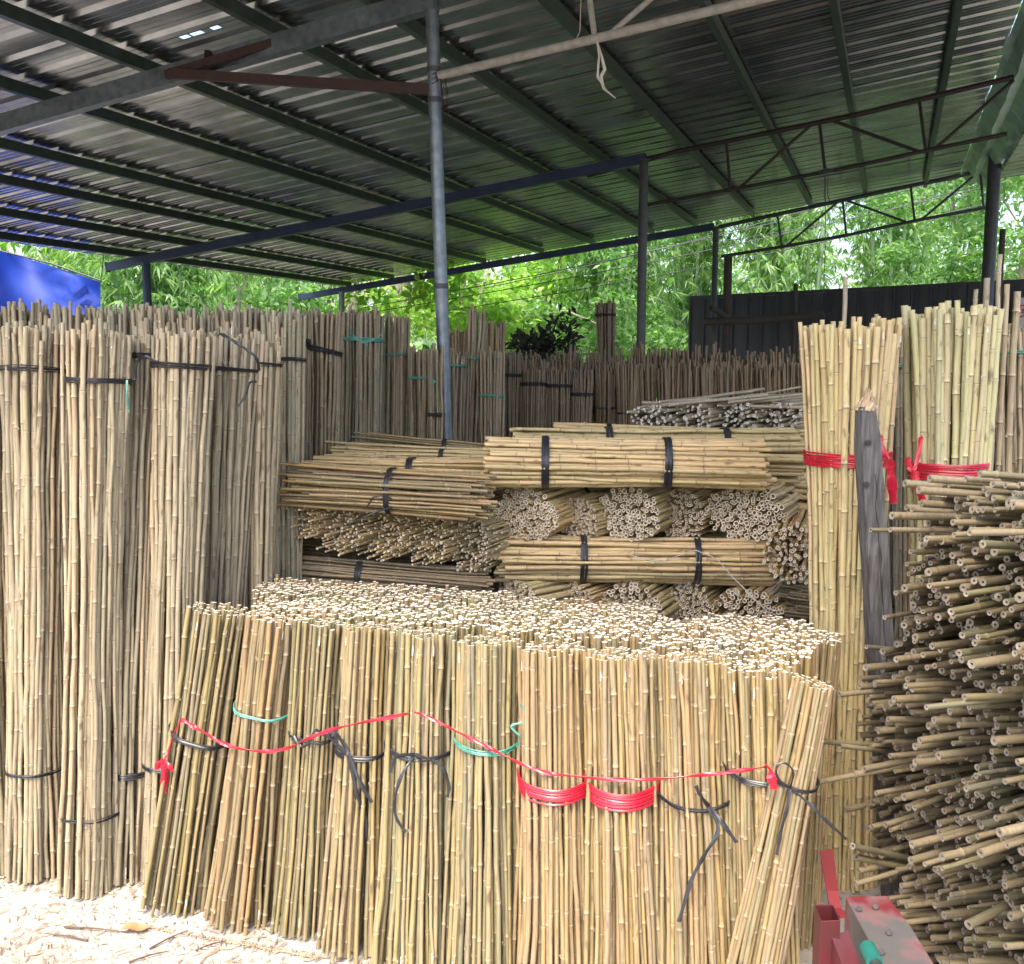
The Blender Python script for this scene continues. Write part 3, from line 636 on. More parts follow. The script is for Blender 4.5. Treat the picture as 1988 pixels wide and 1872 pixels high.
for i, (px, Y, h, rad, mt, nl, lf, wd, tr, lab) in enumerate([
    (900, 15.5, 4.9, 1.7, LF_YEL, 9000, .13, .075, .10, 'bright yellow green broadleaf tree right of the tall pipe post'),
    (1060, 17.5, 6.5, 1.9, LF_YEL, 9000, .13, .075, .12, 'yellow green tree behind, under the back eaves beam'),
    (1170, 15.0, 3.6, 1.1, LF_DARK, 4000, .12, .06, .06, 'small deep green tree left of the lone dark upright bundle'),
    (470, 15, 3.8, 1.5, LF_DARK, 5500, .12, .07, .08, 'greyish leafy bush tree over the left bundles'),
    (640, 19, 4.5, 1.6, LF_BAM, 5000, .14, .05, .09, 'thin leaved tree around the far pale post'),
    (1850, 14.5, 5.2, 1.3, LF_DARK, 9000, .10, .045, .09, 'dense dark green tree just left of the thick right post'),
    (1985, 16, 8.6, 1.9, LF_BAM, 8000, .12, .05, .12, 'airy tree with sky showing through in the upper right corner'),
    (2080, 13.5, 4.6, 1.4, LF_BAM, 6000, .12, .05, .10, 'mid green tree at the right frame edge over the sign')]):
    tree(lab, gx(px, Y), h, rad, 70 + i, mt, nl, lf, wd, tr, group='trees beyond the shed')
for px, pt, Y, rad, lean, lab in ((772, 545, 16, .19, .3, 'thick pale tree trunk with a forked stub left of the tall pipe post'), (682, 550, 17, .17, -.1, 'pale shaggy tree trunk right behind the far pale post')):
    b = Vector(gx(px, Y)); t = thing('bare_trunk', lab, 'tree trunk', b)
    tp = at(px, pt - 60, Y); mb = MB(); mb.tube([b, b.lerp(tp, .5), tp + Vector((lean * .2, 0, 0))], [rad, rad * .95, rad * .85], 12); mb.build('trunk', BARK, t)
    mb = MB(); c = b.lerp(tp, .75); mb.tube([c, c + Vector((.25, -.1, .15)), c + Vector((.42, -.15, .45))], [rad * .55, rad * .5, rad * .35], 9); mb.build('limb', BARK, t)
def farwood():
    """the mass of greenery farther off, which reads as one"""
    rng = np.random.default_rng(5); C = []
    for k in range(300):
        x = rng.uniform(-26, 26); y = 24 + rng.uniform(0, 7); top = 3.6 + 5.5 * np.clip((x + 4) / 14, 0, 1) + rng.normal(0, .5); z = rng.uniform(.2, max(1, top)); s = rng.uniform(.7, 1.5)
        q = rng.normal(0, 1, (150, 3)); q /= np.linalg.norm(q, axis=1)[:, None]; C.append(np.array([x, y, z]) + q * s * rng.uniform(.4, 1, (150, 1)) * [1, .8, .75])
    v, f = leaves(np.concatenate(C), .30, .12, .3, .5, rng)
    tag(link('woodland', fast_mesh('woodland', v, f, LF_BAM)), kind='stuff')
    q = []; rng2 = random.Random(3)
    for k in range(1500):                                        # low undergrowth behind the fence and stacks
        q.append((rng2.uniform(-11, 14), rng2.uniform(13.8, 20), rng2.uniform(0, 1) ** 1.6 * 2.0))
    v, f = fan_leaves(np.array(q), 6, .26, .06, rng); tag(link('undergrowth', fast_mesh('undergrowth', v, f, LF_DARK)), kind='stuff')
farwood()
# dark dried creeper on the stacks in the middle distance
def creeper():
    rng = random.Random(11); mb = MB(); b = at(1060, 690, 8.3)
    for k in range(20):
        x = rng.uniform(970, 1120); y = 690; top = 672 - 22 * rng.random() - (38 if 1050 < x < 1110 and rng.random() < .5 else 0)
        P = [at(x, y, 8.3)]; n = 6
        for i in range(1, n): P.append(at(x + rng.gauss(0, 4) + (i - 3) * 1.5, y + (top - y) * i / (n - 1), 8.3 + rng.gauss(0, .04)))
        mb.tube(P, .006, 4, False)
        for p in P[1:]:
            for _ in range(5):
                d = Vector((rng.gauss(0, 1), rng.gauss(0, 1), rng.gauss(0, 1))).normalized() * .06; q = p + d * .5; s = Vector((rng.gauss(0, 1), rng.gauss(0, 1), rng.gauss(0, 1))).normalized() * .02
                mb.add([q, q + d + s, q + d * 1.6, q + d - s], [(0, 1, 2, 3)])
    tag(mb.build('dried_creeper', basic('black_dead_leaf', (.02, .02, .018), (.03, .03, .025), .9), None, b), 'dark dried creeper sprawling over the back stacks against the green trees', 'creeper')
creeper()
# wires
for i, (a, b_) in enumerate((((690, 612), (1960, 352)), ((705, 598), (1960, 318)), ((860, 605), (1960, 385)), ((940, 560), (1960, 292)), ((1390, 470), (1960, 340)))):
    P0, P1 = at(*a, 14.2), at(*b_, 12.8); P = [P0.lerp(P1, s / 10) - Vector((0, 0, .10 * math.sin(math.pi * s / 10))) for s in range(11)]
    mb = MB(); mb.tube(P, .006, 5, False); tag(mb.build('overhead_wire', DARKST, None, P0), 'thin black wire strung past the trees below the back eaves', 'wire', 'thin wires strung behind the shed')

#== BUNDLES
def vb(label, foot, top, wfoot, wtop, wtie, tie, mat=None, cr=.0081, Yf=None, dY=.12, group=None, core=.5, **kw):
    """upright bundle from its silhouette: foot (px, py) where it meets the ground, top (px, py)"""
    if Yf is None: P0 = atz(foot[0], foot[1], 0.0); Y = P0.y
    else: Y = Yf; P0 = at(foot[0], 1700, Y); P0.z = 0
    R0, R1, Rt = (q * Y / F / 2 for q in (wfoot, wtop, wtie))
    P0 = P0 + Vector((0, R0, 0)); Pt = at(top[0], top[1], Y + R0 + dY)
    tl = []
    for q in tie:
        ty = q[0]; zt = at(top[0], ty, Y + R0 + dY * .7).z; tl.append((max(.03, min(.97, zt / Pt.z)), q[1], q[2]) + tuple(q[3:]))
    return bundle(label, P0, Pt, Rt, mat or M_left, cr, R0 / Rt, R1 / Rt, tl, hollow_core=core, group=group, pack=2.2, jit=.15, **kw)
# tall bundles at the left, front row
B1 = vb('outermost tall grey tan bundle of the left row, black band high and another low', (42, 1722), (66, 640), 118, 128, 116, [(718, BLACK_T, .017), (1476, BLACK_T, .012)])
vb('tall bundle cut off by the frame edge left of the outermost banded one', (-75, 1725), (-66, 655), 118, 120, 112, [(760, BLACK_T, .016)])
B2 = vb('tall bundle standing forward of the left row with a curved low black tie', (150, 1752), (193, 650), 132, 134, 122, [(741, BLACK_T, .019), (1556, BLACK_T, .012)])
B3 = vb('tall grey bundle half hidden between the forward bundle and its neighbour', (232, 1726), (280, 658), 70, 70, 62, [(694, BLACK_T, .022), (1474, BLACK_T, .02)], dY=.22)
B4 = vb('wide tall bundle with black bands high up and at knee height beside the red bow', (300, 1722), (356, 650), 122, 126, 116, [(712, BLACK_T, .019), (1465, BLACK_T, .018)])
B5 = vb('tall bundle with a long loose black tail from its top band', (400, 1700), (460, 648), 100, 92, 84, [(719, BLACK_T, .014)], Yf=3.25)
B6 = vb('narrow tall bundle at the inner end of the left row', (490, 1700), (524, 660), 62, 58, 52, [(709, BLACK_T, .014)], Yf=3.3)
tie_end(B5, [at(502, 720, 3.24), at(500, 700, 3.2), at(487, 685, 3.19), at(462, 668, 3.2), at(436, 652, 3.22), at(425, 648, 3.25)], .010, BLACK_T)
tie_end(B5, [at(498, 741, 3.24), at(484, 744, 3.2), at(478, 765, 3.2), at(462, 790, 3.2)], .008, BLACK_T)
tie_end(B3, [at(262, 738, 3.1), at(266, 705, 3.12), at(282, 692, 3.1), at(300, 702, 3.1)], .008, BLACK_T)
tie_end(B2, [at(246, 738, 3.02), at(247, 770, 3.0), at(250, 800, 3.02)], .006, GREEN_T)
# row behind it, only the tops show
x = -30; k = 0
while x < 560:
    wd = random.uniform(78, 104); Y = 3.55 + random.uniform(-.03, .05)
    vb('tall dull brown bundle behind the left row, only its top showing', (x, 1700), (x + random.uniform(-4, 4), 606 + random.uniform(-5, 5) + x * .018), wd, wd * 1.02, wd, [(700, BLACK_T, .014)], Yf=Y, mat=M_left, group='tops of tall bundles behind the left row', core=.35, j1=.02, cr=.0085)
    x += wd * .96; k += 1
vb('x', (575, 1700), (582, 612), 88, 76, 58, [(665, BLACK_T, .03, 4)], Yf=4.1, k=1) if False else None
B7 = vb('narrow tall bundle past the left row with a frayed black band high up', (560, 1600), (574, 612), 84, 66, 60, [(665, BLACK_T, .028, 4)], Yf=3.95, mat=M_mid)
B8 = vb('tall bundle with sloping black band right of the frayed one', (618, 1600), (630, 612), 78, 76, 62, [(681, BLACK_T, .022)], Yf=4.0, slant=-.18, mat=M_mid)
tie_end(B8, [at(644, 678, 3.95), at(648, 690, 3.93), at(646, 712, 3.93)], .006, BLACK_T)
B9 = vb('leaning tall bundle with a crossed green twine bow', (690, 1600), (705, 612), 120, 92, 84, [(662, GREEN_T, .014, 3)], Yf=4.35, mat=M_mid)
tie_end(B9, [at(650, 663, 4.32), at(688, 658, 4.28), at(712, 664, 4.3), at(740, 650, 4.33)], .006, GREEN_T)
tie_end(B9, [at(672, 640, 4.33), at(692, 655, 4.28), at(714, 672, 4.3)], .006, GREEN_T)
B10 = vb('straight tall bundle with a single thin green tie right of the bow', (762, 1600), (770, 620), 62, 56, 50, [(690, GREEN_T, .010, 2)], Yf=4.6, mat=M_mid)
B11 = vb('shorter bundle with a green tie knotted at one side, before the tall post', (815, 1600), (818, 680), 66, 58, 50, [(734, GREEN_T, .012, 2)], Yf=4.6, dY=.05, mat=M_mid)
tie_end(B11, [at(838, 736, 4.5), at(846, 742, 4.5), at(835, 744, 4.5)], .005, GREEN_T)
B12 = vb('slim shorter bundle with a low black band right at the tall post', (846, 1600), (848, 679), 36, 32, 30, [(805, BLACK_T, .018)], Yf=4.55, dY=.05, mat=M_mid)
vb('long bundle standing behind the tall pipe post, taller than the tied ones before it', (880, 1600), (890, 648), 60, 52, 46, [(700, BLACK_T, .014)], Yf=5.15, mat=M_brown)
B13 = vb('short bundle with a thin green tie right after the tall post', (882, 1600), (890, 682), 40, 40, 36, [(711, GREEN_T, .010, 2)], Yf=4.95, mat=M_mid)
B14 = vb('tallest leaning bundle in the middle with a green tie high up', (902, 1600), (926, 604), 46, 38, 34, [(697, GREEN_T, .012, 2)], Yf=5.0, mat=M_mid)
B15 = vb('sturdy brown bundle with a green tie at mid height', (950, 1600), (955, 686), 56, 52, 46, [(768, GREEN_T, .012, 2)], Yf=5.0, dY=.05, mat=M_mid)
vb('dark bundle behind the tallest leaning one', (955, 1600), (960, 630), 40, 40, 38, [], Yf=5.6, mat=M_brown)
for (xf, xt, yt, wd, ty, Yb, lab) in ((985, 990, 692, 44, 730, 5.4, 'dim thin stake bundle with a black band hard by the sturdy one'), (1030, 1034, 718, 64, 747, 5.4, 'first of two dim thin stake bundles sharing one black band line'),
                                  (1078, 1085, 722, 60, 751, 5.42, 'second of two dim thin stake bundles sharing one black band line'), (1114, 1130, 724, 44, 767, 5.42, 'dim leaning thin stake bundle with a lower black band')):
    vb(lab, (xf, 1600), (xt, yt), wd * 1.05, wd, wd * .9, [(ty, BLACK_T, .018)], Yf=Yb, mat=M_brown, cr=.0056, tint=(.62, .60, .58))  # tint paints in the shade far under the roof
for i, x in enumerate(range(985, 1170, 36)):
    vb('dark bundle in the far middle row behind the dim stakes', (x, 1600), (x + 6, 697 + random.uniform(-5, 5)), 40, 42, 38, [], Yf=6.0, mat=M_brown, cr=.0068, tint=(.6, .58, .56), group='dark bundles in the far middle row', j1=.03)  # dark tint stands in for shade deep in the shed
vb('lone dark bundle raised high on end above the back row', (1174, 1600), (1173, 588), 40, 37, 36, [(612, BLACK_T, .016)], Yf=6.8, mat=M_brown, cr=.009, tint=(.55, .52, .5))  # shade under the roof put into the tint
B16 = vb('dark squat bundle with a thin black tie below the lone raised one', (1172, 1600), (1174, 716), 46, 42, 40, [(793, BLACK_T, .008, 1)], Yf=5.9, mat=M_brown, cr=.0075, tint=(.7, .66, .6))  # tint carries some of the shed's shade
for i in range(10):
    x = 1215 + i * 38
    vb('dim upright bundle in the back row behind the heap of loose ends', (x, 1600), (x + random.uniform(-3, 8), 712 + random.uniform(-3, 3)), 38, 41, 36, [(800 + random.uniform(-6, 6), BLACK_T, .010, 1)], Yf=5.9 + random.uniform(-.05, .05), mat=M_brown, cr=.0085, tint=(.78, .72, .66), group='upright bundles in the dim back row', core=.45, j1=.02, mess=.02)  # back row shade painted in by the tint
for i in range(9):
    x = 1210 + i * 42
    vb('dim bundle in the last row before the fence, tops just showing', (x, 1600), (x, 698 + random.uniform(-8, 5)), 44, 44, 42, [], Yf=6.5, mat=M_brown, cr=.0085, tint=(.78, .72, .66), group='last row of dim bundles before the fence', core=.4, j1=.04)  # tint darkened for the shade at the back of the shed
# tall pale bundles at the right
C1 = vb('tall pale yellow bundle with a wide red band behind the wooden stake', (1655, 1735), (1648, 632), 150, 196, 158, [(889, RED_T, .046, 7)], mat=M_pale, cr=.0098, dY=.02, bow=.014, hole=.6, j1=.012)
C2 = vb('tallest pale yellow bundle with a red band and bow', (1850, 1700), (1850, 606), 150, 196, 156, [(909, RED_T, .050, 7)], Yf=2.95, mat=M_pale, cr=.0102, dY=.02, bow=.014, hole=.6, j1=.014)
yy = C1.location.y - .14
tie_end(C1, [at(1708, 846, yy), at(1714, 870, yy - .02), at(1726, 893, yy - .03)], .014, RED_T)
tie_end(C1, [at(1726, 893, yy - .03), at(1731, 930, yy - .03), at(1734, 978, yy - .02)], .026, RED_T)
tie_end(C2, [at(1788, 848, 2.93), at(1784, 880, 2.9), at(1774, 916, 2.88)], .012, RED_T)
tie_end(C2, [at(1760, 890, 2.93), at(1766, 905, 2.9), at(1774, 917, 2.88)], .018, RED_T)
tie_end(C2, [at(1774, 917, 2.88), at(1782, 940, 2.87), at(1791, 972, 2.88)], .024, RED_T)
C3 = vb('dull bundle seen in the gap between the two pale red banded bundles', (1752, 1700), (1738, 655), 80, 60, 52, [(712, GREEN_T, .012, 2)], Yf=3.4, cr=.0095)
C4 = vb('brownish bundle with a green tie at the right frame edge', (2010, 1700), (1990, 640), 130, 120, 112, [(686, GREEN_T, .014, 2)], Yf=3.35, cr=.0095)
def loose_cane(label, a, b, cr, mat, group=None, hole=.5):
    L = (b - a).length; cls = cane_class(L, cr, mat, .005, hole); o = put_cane(a, b, cls, None, None, 1, 'bamboo_cane'); return tag(o, label, 'bamboo cane', group)
for px, py, Y, lab in ((1641, 538, 3.4, 'single long cane poking up behind the red banded bundle by the stake'), (1942, 494, 3.3, 'single longest cane poking far above the tallest pale bundle'), (1916, 540, 3.3, 'long cane poking up just left of the longest one'), (1702, 610, 3.35, 'short cane tip poking just above the bundle by the stake'),
                      (1955, 552, 3.3, 'cane tip poking up right beside the longest one'), (1975, 566, 3.32, 'cane tip poking up nearest the sign'), (1895, 562, 3.32, 'cane tip poking up behind the tallest pale bundle, lowest of its trio')):
    p = at(px, py, Y); loose_cane(lab, Vector((p.x + .05, p.y, 0)), p, .010, M_left)

# front block: nine bundles in front, four rows of tops behind them
ZT = .92
BLK = []
def fb(label, foot, top, wf, wt, wtie, tie, mat=M_front, cr=.0069, zt=ZT, **kw):
    P0 = atz(foot[0], foot[1], 0); R0 = wf * P0.y / F / 2; Pt = atz(top[0], top[1], zt); R1 = wt * Pt.y / F / 2; Rt = wtie * (P0.y + Pt.y) / 2 / F / 2
    P0 = P0 + Vector((0, R0, 0)); Pt = Pt + Vector((0, R1, 0)); tl = []
    for q in tie:                                                # find t whose front surface lies on that pixel row
        best = min((abs(_proj(P0.lerp(Pt, s) - Vector((0, Rt, 0)))[1] - q[0]), s) for s in np.linspace(.1, .95, 86)); tl.append((best[1],) + tuple(q[1:]))
    b = bundle(label, P0, Pt, Rt, mat, cr, R0 / Rt, R1 / Rt, tl, hollow_core=kw.pop('core', -1), j1=.006, droop=.24, pack=2.2, jit=.17, **kw); BLK.append((b, Pt, R1)); 
    b['_y'] = P0.lerp(Pt, tl[0][0]).y - Rt if tl else P0.y
    return b
def _proj(p):
    d = Vector(p) - O; z = d.y * math.cos(PITCH) - d.z * math.sin(PITCH); yv = d.y * math.sin(PITCH) + d.z * math.cos(PITCH)
    return 994 + F * d.x / z, 936 - F * yv / z
FS = [fb('front bundle leaning far over at the left end of the low block, black tie', (322, 1790), (412, 1200), 150, 136, 104, [(1432, BLACK_T, .016)], slant=-.1, tint=(.84,.88,.84)),
      fb('front bundle of brown canes with a thin green tie, second in the low block', (452, 1818), (522, 1214), 160, 112, 104, [(1388, GREEN_T, .010, 2)], tint=(.98,.90,.82)),
      fb('third bundle of the low block, knotted black tie half behind the red tape', (575, 1835), (616, 1222), 130, 110, 92, [(1430, BLACK_T, .014)], tint=(.84,.88,.82)),
      fb('front bundle whose black tie trails two long tails, fourth in the low block', (672, 1880), (708, 1230), 150, 106, 92, [(1466, BLACK_T, .018)], tint=(.98,.95,.90)),
      fb('front bundle with a black bow drooping at both sides, under the tape gap', (795, 1915), (816, 1246), 175, 132, 118, [(1466, BLACK_T, .018)], tint=(.90,.95,.92)),
      fb('front bundle with a teal green tie knotted at its right side', (938, 1945), (946, 1262), 178, 136, 128, [(1452, GREEN_T, .014, 3)], tint=(.93,.97,.92)),
      fb('front bundle with a wide red band, left one of the two red banded', (1082, 1972), (1076, 1278), 182, 138, 132, [(1534, RED_T, .046, 7)], tint=(1.03,.96,.90)),
      fb('front bundle with a wide red band, right one of the two red banded', (1222, 2000), (1212, 1290), 184, 146, 140, [(1548, RED_T, .050, 7)], tint=(1.08,1.02,.94)),
      fb('front bundle with a thin black bow and long tail, right of the red bands', (1368, 2020), (1356, 1296), 186, 152, 140, [(1562, BLACK_T, .013)], tint=(1.07,1.02,.92)),
      fb('front bundle behind the leaning one with a frayed black tie', (1505, 2010), (1492, 1316), 160, 156, 136, [(1512, BLACK_T, .016)], tint=(1.03,1.0,.90))]
F11 = fb('small bundle leaning steeply across the right end of the low block', (1452, 2080), (1592, 1340), 150, 90, 92, [(1528, BLACK_T, .012)], zt=.90)
# second and later rows: centres on a jittered grid inside the block outline
poly = [atz(352, 1190, ZT), atz(420, 1160, ZT), atz(545, 1128, ZT), atz(950, 1160, ZT), atz(1320, 1195, ZT), atz(1588, 1212, ZT), atz(1612, 1330, ZT), atz(1210, 1262, ZT), atz(760, 1205, ZT)]
def inside(p):
    c = False; n = len(poly)
    for i in range(n):
        a, b = poly[i], poly[(i + 1) % n]
        if (a.y > p.y) != (b.y > p.y) and p.x < (b.x - a.x) * (p.y - a.y) / (b.y - a.y) + a.x: c = not c
    return c
fr = [(pt.x, pt.y, r) for _, pt, r in BLK]; rowsn = 0; placed = []
d_along = (BLK[8][1] - BLK[1][1]); d_along.z = 0; d_along.normalize(); d_back = Vector((-d_along.y, d_along.x, 0))
RB = .082
for j in range(1, 9):
    for i in range(-2, 15):
        c = BLK[1][1] + d_along * ((i + (j & 1) * .5) * RB * 1.9) + d_back * (j * RB * 1.66 + .005); c.z = ZT
        if not inside(c) or any(math.hypot(c.x - a, c.y - b_) < r + RB * .62 for a, b_, r in fr): continue
        h = ZT + random.uniform(-.010, .008); 
        bb = bundle('bundle inside the low block, only its crowd of cut tops showing', (c.x + random.gauss(0, .01), c.y + .03, 0), (c.x, c.y, h), RB, M_front, .0069, .95, 1.04, (), j1=.007, hollow_core=-1,
                    group='bundles inside the low block seen only by their tops', hole=.3); placed.append(c)
print('block rows', len(placed))
# loose ends of ties on the front bundles
def fy(i, d=.02): return FS[i]['_y'] - d
tie_end(FS[3], [at(672, 1465, fy(3, .02)), at(640, 1430, fy(3, .03)), at(650, 1425, fy(3, .03)), at(668, 1445, fy(3, .02)), at(676, 1465, fy(3, .03))], .012, BLACK_T)
tie_end(FS[3], [at(676, 1465, fy(3, .03)), at(690, 1530, fy(3, .04)), at(706, 1580, fy(3, .03)), at(711, 1628, fy(3, .03))], .011, BLACK_T)
tie_end(FS[3], [at(676, 1465, fy(3, .03)), at(700, 1520, fy(3, .05)), at(722, 1558, fy(3, .05))], .011, BLACK_T)
tie_end(FS[2], [at(572, 1428, fy(2, .02)), at(585, 1450, fy(2, .04)), at(600, 1442, fy(2, .04)), at(612, 1418, fy(2, .03)), at(630, 1428, fy(2, .03)), at(655, 1440, fy(2, .03))], .008, BLACK_T)
tie_end(FS[2], [at(650, 1430, fy(2, .03)), at(659, 1455, fy(2, .03)), at(664, 1490, fy(2, .03))], .007, BLACK_T)
tie_end(FS[4], [at(806, 1466, fy(4, .02)), at(785, 1466, fy(4, .04)), at(765, 1475, fy(4, .05)), at(758, 1500, fy(4, .05))], .010, BLACK_T)
tie_end(FS[4], [at(806, 1466, fy(4, .02)), at(835, 1475, fy(4, .05)), at(860, 1492, fy(4, .06)), at(871, 1525, fy(4, .05)), at(868, 1548, fy(4, .05))], .010, BLACK_T)
tie_end(FS[4], [at(806, 1466, fy(4, .02)), at(780, 1505, fy(4, .05)), at(766, 1555, fy(4, .06)), at(770, 1590, fy(4, .06)), at(788, 1616, fy(4, .06))], .009, BLACK_T)
tie_end(FS[5], [at(1003, 1452, fy(5, .01)), at(1008, 1430, fy(5, .03)), at(992, 1410, fy(5, .03)), at(1020, 1400, fy(5, .03)), at(1020, 1380, fy(5, .03)), at(1009, 1368, fy(5, .03))], .005, GREEN_T)
tie_end(FS[8], [at(1376, 1566, fy(8, .02)), at(1360, 1545, fy(8, .05)), at(1351, 1526, fy(8, .06))], .010, BLACK_T)
tie_end(FS[8], [at(1376, 1566, fy(8, .02)), at(1400, 1595, fy(8, .05)), at(1430, 1636, fy(8, .06))], .011, BLACK_T)
tie_end(FS[8], [at(1376, 1566, fy(8, .02)), at(1394, 1612, fy(8, .05)), at(1368, 1660, fy(8, .06)), at(1342, 1710, fy(8, .07)), at(1318, 1790, fy(8, .08))], .010, BLACK_T)
f11 = F11['_y']
tie_end(F11, [at(1535, 1532, f11 - .02), at(1510, 1510, f11 - .05), at(1508, 1488, f11 - .05), at(1525, 1482, f11 - .05), at(1540, 1500, f11 - .05), at(1535, 1528, f11 - .02)], .005, BLACK_T)
tie_end(F11, [at(1535, 1532, f11 - .02), at(1570, 1560, f11 - .05), at(1600, 1590, f11 - .06), at(1643, 1630, f11 - .05)], .008, BLACK_T)
tie_end(F11, [at(1533, 1532, f11 - .02), at(1528, 1570, f11 - .03), at(1515, 1620, f11 - .03), at(1508, 1660, f11 - .03)], .008, BLACK_T)

# long red tape across the block
def yf(px):
    xs = [355, 448, 568, 655, 792, 935, 1082, 1218, 1362, 1490]; ys = [FS[i]['_y'] for i in range(10)]
    return float(np.interp(px, xs, ys)) - .022
tp = thing('red_tape', 'long thin red plastic tape looped along the front of the low block', 'tape', at(800, 1390, yf(800)))
SEG = [([(352, 1397), (372, 1408), (400, 1425), (430, 1442), (470, 1455), (520, 1459), (560, 1452), (600, 1434), (640, 1418), (700, 1404), (760, 1392), (794, 1385)], .011),
       ([(805, 1383), (830, 1392), (870, 1412), (910, 1432), (950, 1452), (1000, 1478), (1060, 1500), (1120, 1508), (1200, 1514), (1290, 1512), (1380, 1503), (1450, 1495), (1492, 1488)], .009)]
for pts, wd in SEG: tie_end(tp, [at(x, y, yf(x)) for x, y in pts], wd, RED_T, 'strand', .9)
tie_end(tp, [at(352, 1397, yf(352)), at(340, 1420, yf(352) + .03), at(328, 1455, yf(352) + .03), at(318, 1478, yf(352))], .006, RED_T, 'strand')
tie_end(tp, [at(318, 1478, yf(352)), at(308, 1482, yf(352) - .01), at(304, 1494, yf(352) - .01)], .016, RED_T, 'loose_end', .2)
tie_end(tp, [at(318, 1478, yf(352)), at(328, 1486, yf(352) - .01), at(334, 1498, yf(352) - .01)], .012, RED_T, 'loose_end', .2)
tie_end(tp, [at(318, 1480, yf(352) + .02), at(320, 1510, yf(352) + .02), at(316, 1540, yf(352) + .02)], .022, RED_T, 'loose_end', .3)
tie_end(tp, [at(1492, 1488, yf(1490)), at(1497, 1505, yf(1490) - .05), at(1503, 1532, yf(1490) - .05)], .020, RED_T, 'loose_end', .3)

# stacked lying bundles -------------------------------------------------------
def hb(label, a, b, Y, Yb, wpx, mat=M_pile, cr=.0092, ties=(.2, .65), tw=.022, **kw):
    """lying bundle, a and b the pixel centres of its two ends"""
    P0, P1 = at(a[0], a[1], Y), at(b[0], b[1], Yb); Rt = wpx * (Y + Yb) / 2 / F / 2
    kw.setdefault('j0', .012); kw.setdefault('j1', .012); kw.setdefault('strands', 2); kw.setdefault('bow', .002)
    return bundle(label, P0, P1, Rt, mat, cr, kw.pop('k0', 1.0), kw.pop('k1', 1.0), [(t, BLACK_T, tw) for t in ties], **kw)
def eb(label, px, py, wpx, Y, dirv, L, mat=M_pile, cr=.0092, **kw):
    """bundle seen end on: centre pixel of the near face, pointing away along dirv"""
    P0 = at(px, py, Y); d = Vector(dirv).normalized(); Rt = wpx * Y / F / 2
    kw.setdefault('j0', .006); kw.setdefault('bow', .001); kw.setdefault('twist', .04); kw.setdefault('jit', .05)
    return bundle(label, P0, P0 + d * L, Rt, mat, cr, 1.0, kw.pop('k1', 1.0), [(t, BLACK_T, .02) for t in kw.pop('ties', (.3,))], hole=kw.pop('hole', .62), **kw)
DR = (.48, .88, .01)
# right-hand column, from the floor up
eb('end-on bundle at the left of the lowest row, sagging canes', 1005, 1172, 112, 3.72, (.75, .66, .0), 1.1, ell=(1.2, .85))
eb('end-on bundle of thin canes, second in the lowest row', 1118, 1175, 90, 3.74, (.6, .8, .0), 1.1, cr=.0066, mess=.01)
eb('end-on bundle of thick ringed canes, middle of the lowest row', 1225, 1186, 118, 3.70, DR, 1.1, ell=(1.15, .95), cr=.0102)
eb('end-on bundle of thin canes, fourth in the lowest row', 1335, 1178, 96, 3.74, DR, 1.1, cr=.007, mess=.02)
eb('end-on bundle at the right of the lowest row, round ends', 1450, 1196, 130, 3.68, DR, 1.1, ell=(1.12, .9), cr=.0102)
hb('lying bundle with two black ties just above the lowest row', (970, 1082), (1500, 1090), 3.78, 3.74, 92, ties=(.31, .72), tw=.026)
hb('lying bundle hidden behind the one above the lowest row', (985, 1075), (1500, 1080), 4.02, 4.0, 90, ties=(), hollow_core=.5)
eb('end-on bundle of pale thin canes tucked beside the upright pale canes', 1540, 1075, 118, 3.60, (.35, .93, .06), 1.1, cr=.0075, mess=.03, hole=.3, j0=.03)
hb('flat bundle of broken brown strips at the bottom beside the upright pale canes', (1532, 1165), (1760, 1195), 3.66, 3.6, 78, mat=M_brown, cr=.007, ties=(), mess=.03, j0=.03)
eb('large round end-on bundle at the left of the upper row', 1020, 1000, 140, 3.74, DR, 1.1, cr=.0095, ell=(1, .75))
eb('small end-on bundle of thin canes right of the large round one', 1122, 1010, 92, 3.78, (.6, .8, 0), 1.1, cr=.0058, mess=.02)
eb('round end-on bundle in the middle of the upper row', 1218, 999, 134, 3.74, DR, 1.1, cr=.0096, ell=(1, .78))
eb('untidy end-on bundle of thin canes between the two round ones', 1322, 1000, 100, 3.80, DR, 1.1, cr=.0066, mess=.03)
eb('widest end-on bundle at the right of the upper row', 1448, 996, 158, 3.72, DR, 1.1, cr=.0102, ell=(1, .68))
hb('end part of a lying bundle with curled black tie tails beside the pale canes', (1500, 985), (1690, 1000), 3.95, 4.0, 96, ties=(.3,), tw=.012)
hb('large lying bundle on top of the pile with two broad black ties', (948, 898), (1478, 902), 3.70, 3.66, 98, ties=(.21, .655), tw=.032, cr=.0096, k0=1.04)
hb('lying bundle behind the top one with its ends further right', (1000, 885), (1548, 888), 3.98, 3.96, 112, ties=(.33, .74), tw=.028, cr=.0100, hole=.35)
hb('farthest lying bundle peeping over the top of the pile', (1078, 848), (1640, 868), 4.22, 4.25, 62, ties=(.18, .7), tw=.022, cr=.0098)
for i, (px, py, wd, mm) in enumerate(((1265, 812, 66, .05), (1345, 812, 76, .05), (1435, 812, 72, .06), (1520, 812, 74, .05))):
    eb(['scattered end-on bundle with one cane sticking far out, first in the high heap', 'end-on bundle in the high heap, second from its left', 'end-on bundle with crossing canes on top, third in the high heap', 'end-on bundle nearest the pale canes in the high heap'][i],
       px, py, wd, 4.5, (.5 + .2 * (i & 1), .85, .02), .95, cr=.0076, mess=mm, j0=.04, hole=.35, mat=M_left, ties=(), ell=(1.1, .8))
rd = random.Random(4)
